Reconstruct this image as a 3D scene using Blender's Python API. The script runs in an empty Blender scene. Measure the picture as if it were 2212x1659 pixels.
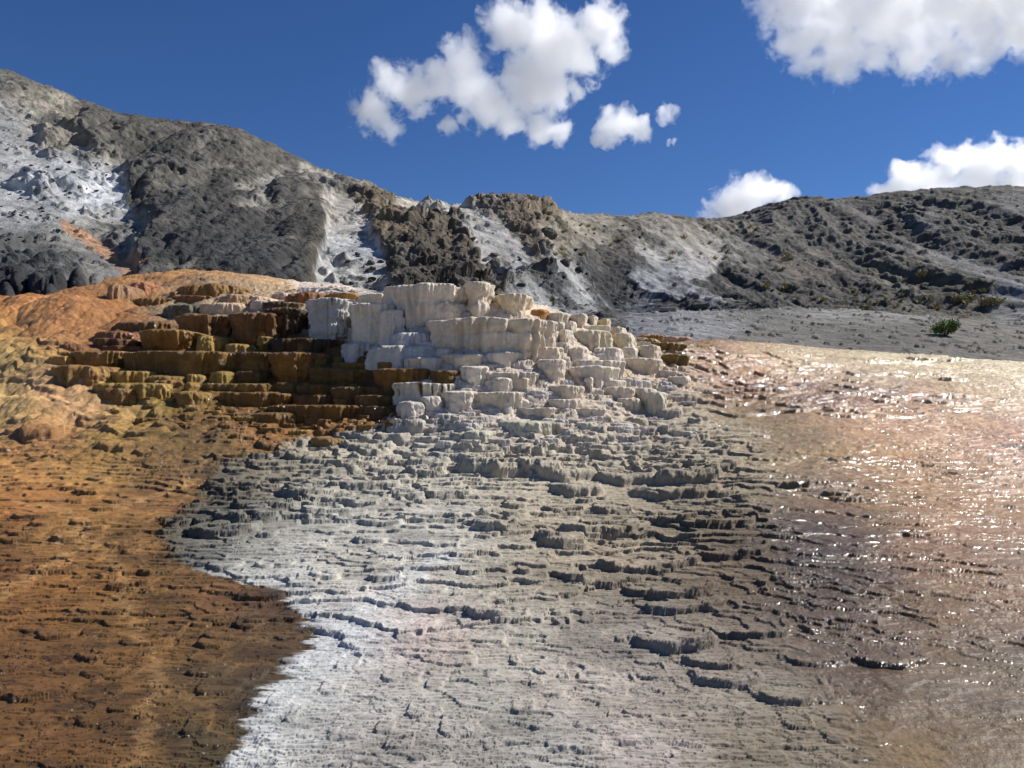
import bpy, bmesh, math, random
import numpy as np
from mathutils import Vector, Matrix

sc = bpy.context.scene
# ------------------------------------------------------------------ camera
F = 852.0                                   # focal length in pixels of a 1024 px wide frame
PITCH = math.atan(36 / F)
cd = bpy.data.cameras.new('camera'); cam = bpy.data.objects.new('camera', cd)
sc.collection.objects.link(cam); sc.camera = cam
cd.sensor_width = 36; cd.lens = 36 * F / 1024; cd.clip_start = .1; cd.clip_end = 20000
cam.rotation_euler = (math.pi / 2 + PITCH, 0, 0)
# ------------------------------------------------------------------ sky, sun, exposure
SAZ, SEL = math.radians(68), math.radians(43)
w = bpy.data.worlds.new('World'); sc.world = w; w.use_nodes = True; nt = w.node_tree
sky = nt.nodes.new('ShaderNodeTexSky'); sky.sky_type = 'NISHITA'; sky.sun_disc = False
sky.sun_elevation = SEL; sky.sun_rotation = SAZ
sky.air_density = 1.0; sky.dust_density = 0.0; sky.ozone_density = 4.0; sky.altitude = 2200
hs = nt.nodes.new('ShaderNodeHueSaturation'); hs.inputs['Saturation'].default_value = 1.2
hs.inputs['Hue'].default_value = .51
nt.links.new(sky.outputs[0], hs.inputs['Color'])
bg = nt.nodes['Background']; bg.inputs[1].default_value = .073
nt.links.new(hs.outputs[0], bg.inputs[0])
sl = bpy.data.lights.new('sun', 'SUN'); sl.energy = 4.8; sl.angle = math.radians(.5); sl.color = (1, .96, .9)
sun = bpy.data.objects.new('sun', sl); sc.collection.objects.link(sun)
SD = Vector((math.cos(SEL) * math.sin(SAZ), math.cos(SEL) * math.cos(SAZ), math.sin(SEL)))
sun.rotation_euler = SD.to_track_quat('Z', 'Y').to_euler()
sc.view_settings.view_transform = 'Standard'; sc.view_settings.look = 'None'; sc.view_settings.exposure = .34
sc.cycles.volume_bounces = 24; sc.cycles.max_bounces = 24; sc.cycles.diffuse_bounces = 3
sc.cycles.volume_max_steps = 1024; sc.cycles.use_denoising = True
ALB = .66                                   # albedo per unit of display colour

# ------------------------------------------------------------------ helpers
rng = np.random.default_rng(7); rnd = random.Random(11)
f32 = np.float32
def _h(ix, iy, iz, seed):
    h = (ix.astype(np.uint32) * np.uint32(374761393) + iy.astype(np.uint32) * np.uint32(668265263)
         + iz.astype(np.uint32) * np.uint32(2147483647 & 1274126177) + np.uint32((seed * 974634777) & 0xffffffff))
    h = (h ^ (h >> np.uint32(13))) * np.uint32(1274126177)
    h = h ^ (h >> np.uint32(16)); h = h * np.uint32(2246822519); h = h ^ (h >> np.uint32(15))
    return (h & np.uint32(0xffffff)).astype(f32) * f32(1 / 16777216.)
def _q(t): return t * t * t * (t * (t * 6 - 15) + 10)
def n2(x, y, seed=0):                       # value noise, -1..1
    x = np.asarray(x, f32); y = np.asarray(y, f32)
    fx, fy = np.floor(x), np.floor(y); ix = fx.astype(np.int32); iy = fy.astype(np.int32)
    tx, ty = _q(x - fx), _q(y - fy); z = np.zeros_like(ix)
    a = _h(ix, iy, z, seed); b = _h(ix + 1, iy, z, seed); c = _h(ix, iy + 1, z, seed); d = _h(ix + 1, iy + 1, z, seed)
    return ((a + (b - a) * tx) * (1 - ty) + (c + (d - c) * tx) * ty) * 2 - 1
def n3(x, y, z, seed=0):
    x = np.asarray(x, f32); y = np.asarray(y, f32); z = np.asarray(z, f32)
    fx, fy, fz = np.floor(x), np.floor(y), np.floor(z)
    ix, iy, iz = fx.astype(np.int32), fy.astype(np.int32), fz.astype(np.int32)
    tx, ty, tz = _q(x - fx), _q(y - fy), _q(z - fz); r = []
    for k in (0, 1):
        a = _h(ix, iy, iz + k, seed); b = _h(ix + 1, iy, iz + k, seed)
        c = _h(ix, iy + 1, iz + k, seed); d = _h(ix + 1, iy + 1, iz + k, seed)
        r.append((a + (b - a) * tx) * (1 - ty) + (c + (d - c) * tx) * ty)
    return (r[0] * (1 - tz) + r[1] * tz) * 2 - 1
def fb2(x, y, o=4, seed=0, g=.5):
    s = 0; a = 1; t = 0
    for k in range(o):
        s = s + a * n2(x * 2.03 ** k + 17 * k, y * 2.03 ** k - 9 * k, seed + k); t += a; a *= g
    return s / t
def fb3(x, y, z, o=3, seed=0, g=.5):
    s = 0; a = 1; t = 0
    for k in range(o):
        s = s + a * n3(x * 2.03 ** k + 17 * k, y * 2.03 ** k - 9 * k, z * 2.03 ** k, seed + k); t += a; a *= g
    return s / t
def worley(x, y, seed=0):                   # F1, F2, cell id
    x = np.asarray(x, f32); y = np.asarray(y, f32)
    ix = np.floor(x).astype(np.int32); iy = np.floor(y).astype(np.int32)
    f1 = np.full(x.shape, 9, f32); f2 = np.full(x.shape, 9, f32); cid = np.zeros(x.shape, f32)
    for i in (-1, 0, 1):
        for j in (-1, 0, 1):
            jx, jy = ix + i, iy + j; z = np.zeros_like(jx)
            px = jx + _h(jx, jy, z, seed); py = jy + _h(jx, jy, z, seed + 91)
            d = np.sqrt((px - x) ** 2 + (py - y) ** 2).astype(f32)
            c = _h(jx, jy, z, seed + 55); m = d < f1
            f2 = np.where(m, f1, np.minimum(f2, d)); cid = np.where(m, c, cid); f1 = np.where(m, d, f1)
    return f1, f2, cid
def sst(a, b, x):
    t = np.clip((x - a) / (b - a), 0, 1); return t * t * (3 - 2 * t)
def lin(c):
    c = np.array(c, float) / 255.; return np.where(c < .04045, c / 12.92, ((c + .055) / 1.055) ** 2.4)
def pchip(x, y, xi):
    x = np.asarray(x, float); y = np.asarray(y, float); h = np.diff(x); d = np.diff(y) / h
    m = np.zeros(len(x)); m[0], m[-1] = d[0], d[-1]
    for k in range(1, len(x) - 1):
        if d[k - 1] * d[k] > 0:
            w1, w2 = 2 * h[k] + h[k - 1], h[k] + 2 * h[k - 1]; m[k] = (w1 + w2) / (w1 / d[k - 1] + w2 / d[k])
    xi = np.clip(xi, x[0], x[-1]); i = np.clip(np.searchsorted(x, xi, 'right') - 1, 0, len(h) - 1)
    t = (xi - x[i]) / h[i]; t2, t3 = t * t, t * t * t
    return (2 * t3 - 3 * t2 + 1) * y[i] + (t3 - 2 * t2 + t) * h[i] * m[i] + (-2 * t3 + 3 * t2) * y[i + 1] + (t3 - t2) * h[i] * m[i + 1]
CP, SP = math.cos(PITCH), math.sin(PITCH)
def z_of(v, y):                             # height at ground distance y that shows on row v
    e = (384 - np.asarray(v, float)) / F
    return y * (SP + e * CP) / (CP - e * SP)
def proj(x, y, z):
    d = y * CP + z * SP
    return 512 + F * x / d, 384 - F * (-y * SP + z * CP) / d
def x_of(u, y, z): return (u - 512) / F * (y * CP + z * SP)

def link(o, parent=None):
    sc.collection.objects.link(o)
    if parent: o.parent = parent
    return o
def tag(o, label=None, cat=None, group=None, kind=None):
    for k, v_ in (('label', label), ('category', cat), ('group', group), ('kind', kind)):
        if v_: o[k] = v_
    return o
def raw_mesh(name, V, Q, mat, col=None, wet=None, smooth=True, T=None):
    me = bpy.data.meshes.new(name); V = np.ascontiguousarray(V, f32).reshape(-1, 3)
    Q = np.ascontiguousarray(Q, np.int32).reshape(-1, 4); nq = len(Q)
    loops = Q.ravel(); starts = np.arange(nq, dtype=np.int32) * 4
    if T is not None and len(T):
        T = np.ascontiguousarray(T, np.int32).reshape(-1, 3)
        starts = np.concatenate([starts, nq * 4 + np.arange(len(T), dtype=np.int32) * 3]); loops = np.concatenate([loops, T.ravel()])
    me.vertices.add(len(V)); me.vertices.foreach_set('co', V.ravel())
    me.loops.add(len(loops)); me.loops.foreach_set('vertex_index', loops)
    me.polygons.add(len(starts)); me.polygons.foreach_set('loop_start', starts)
    me.polygons.foreach_set('use_smooth', np.full(len(starts), smooth, bool))
    if col is not None:
        at = me.color_attributes.new('Col', 'FLOAT_COLOR', 'POINT'); c = np.ones((len(V), 4), f32); c[:, :3] = col.reshape(-1, 3)
        at.data.foreach_set('color', c.ravel())
    if wet is not None:
        at = me.attributes.new('wet', 'FLOAT', 'POINT'); at.data.foreach_set('value', np.ascontiguousarray(wet, f32).ravel())
    me.update(calc_edges=True); me.materials.append(mat)
    return me
def grid_quads(R, C):
    i = np.arange(R * C, dtype=np.int32).reshape(R, C)
    return np.stack([i[:-1, :-1], i[:-1, 1:], i[1:, 1:], i[1:, :-1]], -1).reshape(-1, 4)

# ------------------------------------------------------------------ materials
def rock_mat(name, fine=18., bump=.6, bdist=.03, coat=True, var=.35, rough=.9, ripple=42., glit=1.4):
    m = bpy.data.materials.new(name); m.use_nodes = True; n = m.node_tree; N = n.nodes.new; L = n.links.new
    p = n.nodes['Principled BSDF']; g = N('ShaderNodeNewGeometry')
    at = N('ShaderNodeAttribute'); at.attribute_name = 'Col'; aw = N('ShaderNodeAttribute'); aw.attribute_name = 'wet'
    def noise(s, d=5, r=.6, stretch=None):
        t = N('ShaderNodeTexNoise'); t.inputs['Scale'].default_value = s; t.inputs['Detail'].default_value = d; t.inputs['Roughness'].default_value = r
        if stretch:
            mp = N('ShaderNodeMapping'); mp.inputs['Scale'].default_value = stretch; L(g.outputs['Position'], mp.inputs[0]); L(mp.outputs[0], t.inputs['Vector'])
        else: L(g.outputs['Position'], t.inputs['Vector'])
        return t
    a = noise(fine * .35, 6, .65); b = noise(fine, 4, .7)
    mr = N('ShaderNodeMapRange'); L(a.outputs[0], mr.inputs[0]); mr.inputs[1].default_value = .3; mr.inputs[2].default_value = .7
    mr.inputs[3].default_value = 1 - var; mr.inputs[4].default_value = 1 + var * .7
    mx = N('ShaderNodeVectorMath'); mx.operation = 'SCALE'; L(at.outputs['Color'], mx.inputs[0]); L(mr.outputs[0], mx.inputs['Scale'])
    L(mx.outputs[0], p.inputs['Base Color'])
    bp = N('ShaderNodeBump'); bp.inputs['Strength'].default_value = bump; bp.inputs['Distance'].default_value = bdist
    L(b.outputs[0], bp.inputs['Height']); L(bp.outputs[0], p.inputs['Normal'])
    rr = N('ShaderNodeMapRange'); L(aw.outputs['Fac'], rr.inputs[0]); rr.inputs[3].default_value = rough; rr.inputs[4].default_value = .5
    L(rr.outputs[0], p.inputs['Roughness']); p.inputs['Specular IOR Level'].default_value = .3
    if coat:
        c = noise(ripple, 3, .6)
        cb = N('ShaderNodeBump'); cb.inputs['Strength'].default_value = 1.; cb.inputs['Distance'].default_value = .22 * glit
        L(c.outputs[0], cb.inputs['Height']); L(bp.outputs[0], cb.inputs['Normal']); L(cb.outputs[0], p.inputs['Coat Normal'])
        L(aw.outputs['Fac'], p.inputs['Coat Weight']); p.inputs['Coat Roughness'].default_value = .12; p.inputs['Coat IOR'].default_value = 1.7
    return m
M_ground = rock_mat('travertine ground', fine=22, bump=.7, bdist=.02, var=.3)
M_trav = rock_mat('travertine terrace', fine=20, bump=.7, bdist=.03, var=.16)
M_hill = rock_mat('hill rock', fine=2.2, bump=.8, bdist=.3, coat=False, var=.5)
M_bould = rock_mat('boulder rock', fine=3.5, bump=.8, bdist=.15, coat=False, var=.4)

# ------------------------------------------------------------------ ground: base surface from depth profiles
GC = [  # u : (distance, row)
 (-160, [(5.2,1010),(7.4,768),(10.3,650),(14,560),(18,505),(22,465),(25,437),(28,405),(31,372),(35,345),(40,322),(46,306),(52,306),(75,318)]),
 (0,    [(5.2,1010),(7.4,768),(10.3,650),(14,560),(18,505),(22,465),(25,437),(28,405),(31,370),(35,342),(40,318),(46,303),(52,304),(75,316)]),
 (110,  [(5.2,1010),(7.4,768),(10.3,650),(14,560),(18,505),(22,466),(25,438),(28,403),(31,368),(35,340),(40,315),(46,297),(53,284),(62,286),(75,300)]),
 (180,  [(5.2,1010),(7.4,768),(10.3,650),(14,560),(18,506),(22,467),(25,440),(28,403),(31,368),(35,342),(40,316),(46,292),(54,275),(62,277),(75,292)]),
 (260,  [(5.2,1010),(7.4,768),(10.3,650),(14,560),(18,507),(22,470),(25,444),(28,408),(31,370),(34,342),(38,316),(44,296),(52,280),(60,282),(75,298)]),
 (340,  [(5.2,1010),(7.4,768),(10.3,650),(14,560),(18,508),(22,472),(25,447),(28,412),(30,375),(32,345),(36,312),(42,295),(50,289),(60,296),(75,315)]),
 (430,  [(5.2,1010),(7.4,768),(10.3,650),(14,560),(18,510),(22,475),(25,446),(27,408),(28.5,368),(30,332),(31.5,306),(33,294),(38,294),(50,310),(75,330)]),
 (510,  [(5.2,1010),(7.4,768),(10.3,652),(14,565),(18,513),(22,476),(25,446),(27,410),(28.5,372),(30,338),(31.5,312),(33,300),(37,300),(50,312),(75,330)]),
 (580,  [(5.2,1010),(7.4,768),(10.3,655),(14,572),(18,518),(22,478),(25,448),(27.5,415),(29.5,378),(31.5,342),(33.5,320),(36,317),(42,325),(60,335),(75,340)]),
 (640,  [(5.2,1010),(7.4,768),(10.3,655),(14,574),(18,519),(22,478),(25,450),(28,420),(30.5,388),(33,360),(35,344),(37,340),(44,346),(60,350),(75,352)]),
 (720,  [(5.2,1010),(7.4,768),(10.3,650),(14,565),(18,510),(22,472),(25,446),(29,412),(33,376),(36,352),(39,342),(44,343),(60,352),(75,356)]),
 (830,  [(5.2,1010),(7.4,768),(10.3,640),(14,553),(18,499),(22,459),(26,427),(30,400),(35,374),(40,356),(45,349),(50,350),(62,360),(75,364)]),
 (960,  [(5.2,1010),(7.4,768),(10.3,633),(14,546),(18,493),(22,453),(26,424),(30,400),(35,378),(40,364),(44,359),(50,362),(62,372),(75,376)]),
 (1180, [(5.2,1010),(7.4,768),(10.3,626),(14,540),(18,487),(22,448),(26,421),(30,400),(35,383),(39,374),(43,371),(50,376),(62,385),(75,390)]),
]
def field(cols, ys, us):
    t = np.log(ys); A = []
    for u, pr in cols:
        py = np.array([p[0] for p in pr], float); pz = z_of([p[1] for p in pr], py)
        A.append(pchip(np.log(py), pz, t))
    A = np.array(A); U = np.array([c[0] for c in cols], float)
    # smooth cubic across columns
    i = np.clip(np.searchsorted(U, us, 'right') - 1, 0, len(U) - 2); h = U[i + 1] - U[i]; s = (us - U[i]) / h
    m = np.gradient(A, U, axis=0)
    s = s[:, None]; s2, s3 = s * s, s ** 3; h = h[:, None]
    return ((2*s3-3*s2+1)*A[i] + (s3-2*s2+s)*h*m[i] + (-2*s3+3*s2)*A[i+1] + (s3-s2)*h*m[i+1]).T   # rows y, cols u
def rows(cols, y0, y1, pix, refs):
    y = np.geomspace(y0, y1, 4000); Z = field(cols, y, np.array(refs, float))
    V = 384 - F * (-y[:, None] * SP + Z * CP) / (y[:, None] * CP + Z * SP)
    s = np.abs(np.diff(V, axis=0)).max(1) / pix + np.diff(np.log(y)) * 60 / pix * .6
    s = np.concatenate([[0], np.cumsum(s)]); n = int(s[-1])
    return np.interp(np.linspace(0, s[-1], n), s, y)
gy = np.concatenate([np.geomspace(4.2, 6.3, 60, endpoint=False), np.geomspace(6.3, 44, 1290, endpoint=False), np.geomspace(44, 74, 110)]); gu = np.linspace(-150, 1170, 1600)
gZ = field(GC, gy, gu); Y0 = np.repeat(gy[:, None], len(gu), 1)
gX = (gu[None, :] - 512) / F * (Y0 * CP + gZ * SP)
_, gV = proj(gX, Y0, gZ)
def surf_y(u, v):                            # distance of the base surface seen at u, v
    j = int(np.clip(np.searchsorted(gu, u), 0, len(gu) - 1)); c = gV[:, j]; k = int(np.argmax(c <= v))
    if c[k] > v: k = int(np.argmin(c))
    return float(gy[k])

x = gX.astype(f32); y = Y0.astype(f32); zb = gZ.astype(f32); U = np.broadcast_to(gu[None, :], gV.shape).astype(f32); V = gV.astype(f32)
def g2(cu, cv, ru, rv): return np.exp(-((U - cu) / ru) ** 2 - ((V - cv) / rv) ** 2)
# the boundary between orange mat (left) and white travertine
BV = [300, 345, 385, 430, 444, 458, 480, 515, 540, 556, 572, 584, 594, 610, 625, 648, 673, 700, 727, 768, 1000]
BU = [290, 345, 420, 400, 310, 262, 206, 186, 162, 178, 196, 238, 272, 283, 306, 304, 286, 256, 240, 222, 180]
wu = U + 14 * fb2(x * .7, y * .7, 3, 5) + 20 * fb2(x * 1.6, y * 7, 4, 8, .6)
wv = V + 5 * fb2(x * .8, y * .8, 3, 9)
bnd = np.interp(wv, BV, BU).astype(f32)
white = sst(-4, 7, wu - bnd)
rightw = sst(-40, 60, wu - np.interp(V, [340, 380, 400, 430, 480, 540, 620, 700, 768], [640, 690, 695, 735, 765, 755, 760, 815, 860]))
leftmask = 1 - white
# large relief
h = zb.copy()
far = sst(9, 24, y)
hum = sst(18, 9, y)
h += hum * (.05 * fb2(x * .8, y * .9, 3, 23) + .012 * (1 - 2 * np.abs(fb2(x * 1.6, y * 1.6, 2, 24))))
h += .10 * far * fb2(x * .45, y * .45, 3, 21) + .035 * fb2(x * 1.3, y * 1.3, 3, 22) * (.35 + far)
# bulbous flowstone on the left
f1, f2, _ = worley(x * .55 + .3 * fb2(x, y, 2, 31), y * .38, 33)
bulb = (1 - f1 * f1)
lft = leftmask * sst(15, 27, y)
h += .55 * lft * sst(500, 380, V) * sst(260, 120, U) * (np.sqrt(np.clip(bulb, 0, 1)) - .7) + .2 * lft * (bulb - .55)
f1b, _, _ = worley(x * 1.4 + .3 * fb2(x * 2, y * 2, 2, 32), y * .9, 35)
h += .26 * lft * sst(320, 180, U) * (np.sqrt(np.clip(1 - f1b * f1b, 0, 1)) - .7)
h += .055 * lft * (1 - 2.2 * np.abs(fb2(x * 2.2, y * 1.6, 3, 36)))
# big named swellings: u, v, ru, rv, height
for cu, cv, ru, rv, hh in [(35,322,60,14,.75),(95,318,40,12,.35),(20,372,45,16,.5),(60,395,50,14,.35),(20,418,60,14,.4),(35,440,20,7,.22),
                           (230,285,45,6,.35),(180,300,60,8,.3),(330,292,50,5,.15),(100,460,90,12,.18),(60,520,90,20,.12)]:
    h += hh * g2(cu, cv, ru, rv)
# terracing
YO = np.zeros_like(h)
def terrace(h, s, wgt, k, lip=.08, edge=.10, over=.35):
    global YO
    q = (h + k) / s; f = np.floor(q); r = q - f
    g = np.where(r < edge, (r / edge) * (1 + lip), 1 + lip * np.exp(-((r - edge) / .1)))
    out = (f + g * .88 + .12 * r) * s - k
    YO = YO - wgt * s * over * np.exp(-((r - edge) / .09) ** 2) * (r > edge * .5)
    return h + wgt * (out - h), np.where(r < edge * 1.1, 1., 0.).astype(f32)
cl = 1 - rightw
band = lambda a, b, c, d, t: sst(a, b, t) * (1 - sst(c, d, t))
mound = sst(20, 24, y) * white * cl
w1 = band(13, 17, 60, 70, y) * (.5 * white * cl + .35 * mound + .5 * leftmask * sst(120, 300, U) + .12 * rightw)
w1 *= np.clip(.6 + .9 * fb2(x * .3, y * .3, 2, 40), .1, 1)
h, e1 = terrace(h, .26, w1, .25 * fb2(x * .55, y * .8, 4, 41) + .05 * fb2(x * 3, y * 3, 2, 46), edge=.14)
# individual steps of the apron: (u left, u right, foot row, height in rows)
STEPS = [(462,530,480,16),(528,600,484,14),(556,602,500,12),(600,660,487,11),(660,722,486,16),(640,722,502,10),(385,425,440,12),(445,482,439,12),(460,502,443,9),
 (500,555,430,6),(690,745,470,8),(565,640,541,10),(540,585,553,14),(632,715,600,9),(645,722,615,8),(640,715,655,13),(688,738,671,8),(470,528,626,10),(760,832,705,8),(858,928,668,7),
 (790,848,668,6),(700,760,690,9),(330,395,492,8),(280,330,500,9),(230,290,515,10),(215,275,528,9),(190,250,540,10),(300,352,520,7),(360,400,527,6),(355,385,545,6),(600,700,575,9),(720,790,640,8),
 (700,770,560,9),(690,760,530,8),(560,640,590,8),(420,470,500,8),(430,505,466,7),(18,52,446,11),(95,140,462,7),(40,75,575,6),(240,280,604,8),(110,150,590,6),(200,300,470,5),(0,70,700,6),(90,160,660,5)]
rs_ = random.Random(5)
for _ in range(300):
    v_ = 432 + 330 * rs_.random() ** 2.6; ub_ = np.interp(v_, BV, BU); hi_ = 700 if v_ < 480 else 860
    u_ = rs_.uniform(ub_ - 20, hi_); wd = rs_.uniform(10, 48) * (1 if v_ < 560 else .75); STEPS.append((u_ - wd / 2, u_ + wd / 2, v_, rs_.uniform(3, 8) * (1 if v_ < 540 else .5)))
for _ in range(90):
    v_ = rs_.uniform(440, 740); ub_ = np.interp(v_, BV, BU); u_ = rs_.uniform(-20, ub_); wd = rs_.uniform(14, 50); STEPS.append((u_ - wd / 2, u_ + wd / 2, v_, rs_.uniform(2, 5)))
for _ in range(150):
    v_ = rs_.uniform(355, 452); u_ = rs_.uniform(np.interp(v_, [355, 400, 452], [470, 420, 330]), np.interp(v_, [355, 400, 452], [650, 700, 740])); wd = rs_.uniform(8, 30); STEPS.append((u_ - wd / 2, u_ + wd / 2, v_, rs_.uniform(4, 8)))
for _ in range(80):
    v_ = rs_.uniform(352, 420); u_ = rs_.uniform(690, 960); wd = rs_.uniform(20, 80); STEPS.append((u_ - wd / 2, u_ + wd / 2, v_, rs_.uniform(1.5, 4)))
for _ in range(70):
    v_ = rs_.uniform(352, 445); u_ = rs_.uniform(-10, 210); wd = rs_.uniform(14, 60); STEPS.append((u_ - wd / 2, u_ + wd / 2, v_, rs_.uniform(2, 5)))
es = np.zeros_like(h); HB = np.zeros_like(h)
wob = .6 * fb2(x * 1.6, y * .4, 3, 55) + .14 * n2(x * 7, y * 1., 56)
for (a_, b2_, v_, hp) in STEPS:
    uc = (a_ + b2_) / 2; yf = surf_y(uc, v_); W_ = (b2_ - a_) / 2 / F * yf; Hm = hp / F * yf; Lb = np.clip(Hm * 5, .5, 2.6)
    j0, j1 = np.searchsorted(gu, [a_ - 12, b2_ + 12]); k0, k1 = np.searchsorted(gy, [yf - .8 * W_ - .8, yf + Lb + .8 + .8 * W_])
    if j1 - j0 < 3 or k1 - k0 < 3: continue
    sl_ = (slice(k0, k1), slice(j0, j1)); xx, yy = x[sl_], y[sl_]; xc = (uc - 512) / F * yf
    t_ = np.clip(np.abs(xx - xc) / (W_ * 1.08), 0, 1.4)
    y_f = yf + .55 * min(W_, 1.4) * t_ ** 2.5 + wob[sl_] * min(.35, .5 * W_) - .1
    dd = yy - y_f; up = np.sqrt(np.clip(dd / (.03 + .4 * Hm), 0, 1)); dec = np.clip(1 - dd / Lb, 0, 1) ** 1.2; sd = sst(1.15, .85, t_)
    HB[sl_] = np.maximum(HB[sl_], Hm * up * dec * sd * 1.)
    YO[sl_] -= .2 * Hm * sd * np.exp(-((dd - .05) / .06) ** 2)
    es[sl_] = np.maximum(es[sl_], sd * ((dd > -.01) & (dd < .06)))
h += HB
w2 = band(8.5, 12, 70, 80, y) * (.85 * white * cl + .6 * leftmask + .4 * rightw) * np.clip(.75 + .8 * fb2(x * .35, y * .35, 2, 47), .15, 1)
w2 *= 1 - .95 * sst(20, 27, y) * leftmask * sst(260, 120, U); w2 *= 1 - .6 * sst(26, 40, y) * leftmask
h, e2 = terrace(h, .095, w2, .10 * fb2(x * .8, y * 1.2, 3, 43) + .012 * fb2(x * 4, y * 2.5, 2, 44))
w3 = (1 - sst(20, 32, y)) * (.95 * white + .8 * leftmask * (1 - sst(15, 21, y))) * np.clip(.8 + .8 * fb2(x * .5, y * .5, 2, 49), .3, 1) * (.6 + .4 * sst(8, 13, y))
h, e3 = terrace(h, .036, w3, .030 * fb2(x * 1.3, y * 2.2, 2, 45) + .006 * fb2(x * 6, y * 4, 2, 48), lip=.12, edge=.12)
w4 = (1 - sst(14, 20, y)) * np.clip(.95 - .7 * rightw * sst(11, 8, y), 0, 1)
mic = sst(17, 11, y) * (1 - .4 * leftmask) * (1 - .55 * rightw)
h += mic * (.015 + .007 * sst(9.5, 8, y)) * (1 - 2.2 * np.abs(fb2(x * 2.6 + .6 * fb2(x * 2, y * 2, 2, 52), y * 9.5, 3, 53, .6)))
h, e4 = terrace(h, .0135, w4, .013 * fb2(x * 2.0, y * 4.5, 2, 50) + .0036 * fb2(x * 9, y * 6, 2, 51), lip=.12, edge=.10, over=.6)
# crumbly texture
px = y / F
h += px * (.35 * fb2(x * 9, y * 9, 3, 60) + .25 * n2(x * 26, y * 20, 61)) * (1 - .4 * leftmask)
h += .03 * fb2(x * 5, y * 5, 3, 62) * far

# ---- colours (the mineral's own colours, riser shade painted over them), placed by blended samples
def paint(u, v, pts, su, sv):
    acc = np.zeros(u.shape + (3,), f32); tot = np.full(u.shape, 1e-9, f32)
    for pu, pv, c in pts:
        w_ = np.exp(-((u - pu) / su) ** 2 - ((v - pv) / sv) ** 2) + 1e-7
        acc += w_[..., None] * lin(c).astype(f32); tot += w_
    return acc / tot[..., None]
LP = [(0,320,(190,125,70)),(60,318,(205,140,90)),(60,335,(190,130,85)),(110,312,(160,105,60)),(150,285,(200,140,85)),(230,278,(205,150,95)),(180,295,(170,120,75)),
      (300,285,(225,180,130)),(350,290,(235,205,175)),(230,305,(205,175,150)),(190,305,(150,140,125)),(260,300,(200,170,145)),(130,345,(150,100,60)),(60,350,(185,130,85)),
      (0,350,(190,150,95)),(20,375,(200,165,105)),(60,375,(160,115,60)),(120,370,(140,100,50)),(200,370,(130,90,45)),(300,370,(120,82,38)),
      (10,400,(200,165,110)),(50,400,(215,160,125)),(80,415,(220,170,130)),(20,425,(205,170,115)),(120,400,(170,140,75)),(180,400,(140,105,50)),(260,400,(125,85,40)),(350,410,(115,78,38)),
      (40,440,(165,100,65)),(110,440,(185,140,80)),(180,440,(125,90,50)),(260,430,(150,100,55)),(300,430,(170,110,60)),(350,430,(150,105,60)),
      (20,470,(200,135,80)),(100,470,(185,130,75)),(170,470,(150,105,65)),(230,470,(120,85,52)),(200,455,(120,85,50)),
      (20,510,(185,115,62)),(80,510,(185,122,68)),(150,505,(165,110,65)),(0,540,(120,72,38)),(60,545,(175,120,70)),(120,545,(160,108,62)),
      (20,565,(125,80,42)),(100,570,(150,102,55)),(180,580,(120,85,48)),(30,600,(135,90,48)),(130,610,(130,90,48)),(220,600,(120,82,50)),(270,610,(85,62,45)),
      (30,650,(112,75,42)),(130,650,(125,86,46)),(210,650,(118,84,48)),(275,640,(95,70,48)),(30,700,(108,72,38)),(120,700,(112,76,40)),(190,700,(105,78,46)),(235,690,(80,62,45)),
      (30,755,(108,72,38)),(130,755,(105,72,40)),(200,755,(90,72,48)),(0,900,(100,70,40)),(200,900,(95,70,40))]
WP = [(400,300,(228,215,205)),(500,300,(232,218,202)),(600,320,(225,210,190)),(450,350,(222,212,205)),(550,370,(225,212,200)),(620,360,(222,206,186)),
      (350,370,(215,205,195)),(480,400,(222,214,205)),(600,410,(220,208,192)),(440,430,(210,205,195)),(560,440,(212,204,190)),(640,430,(205,198,185)),
      (330,450,(180,175,160)),(420,460,(195,192,180)),(520,470,(200,194,178)),(620,470,(190,183,166)),(700,430,(190,180,160)),(700,470,(165,156,138)),
      (260,475,(125,118,104)),(330,490,(175,172,160)),(430,490,(190,187,176)),(530,500,(192,185,168)),(640,500,(178,170,152)),(720,500,(150,140,122)),
      (215,505,(80,76,66)),(250,515,(125,124,116)),(330,520,(185,188,184)),(430,520,(198,198,192)),(540,530,(180,172,156)),(640,530,(168,158,140)),(730,530,(120,108,92)),
      (190,540,(90,82,66)),(250,545,(150,152,148)),(330,560,(215,214,206)),(420,550,(205,206,202)),(450,570,(202,202,194)),(520,580,(180,172,156)),(640,580,(172,160,142)),(730,580,(120,105,88)),
      (260,575,(190,194,192)),(320,600,(228,224,216)),(340,640,(220,222,222)),(400,620,(205,198,188)),(420,640,(212,190,175)),(500,640,(188,180,164)),(640,640,(172,162,148)),(720,640,(140,126,110)),
      (300,690,(206,205,198)),(260,750,(206,204,196)),(300,740,(200,198,190)),(380,690,(200,192,180)),(480,700,(186,180,166)),(580,690,(196,184,170)),(680,700,(170,158,144)),
      (350,750,(198,188,176)),(450,755,(190,182,170)),(560,750,(192,186,174)),(650,750,(198,184,172)),(720,720,(150,138,120)),(760,760,(145,132,112)),(400,900,(190,180,170)),(700,900,(150,140,120))]
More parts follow.
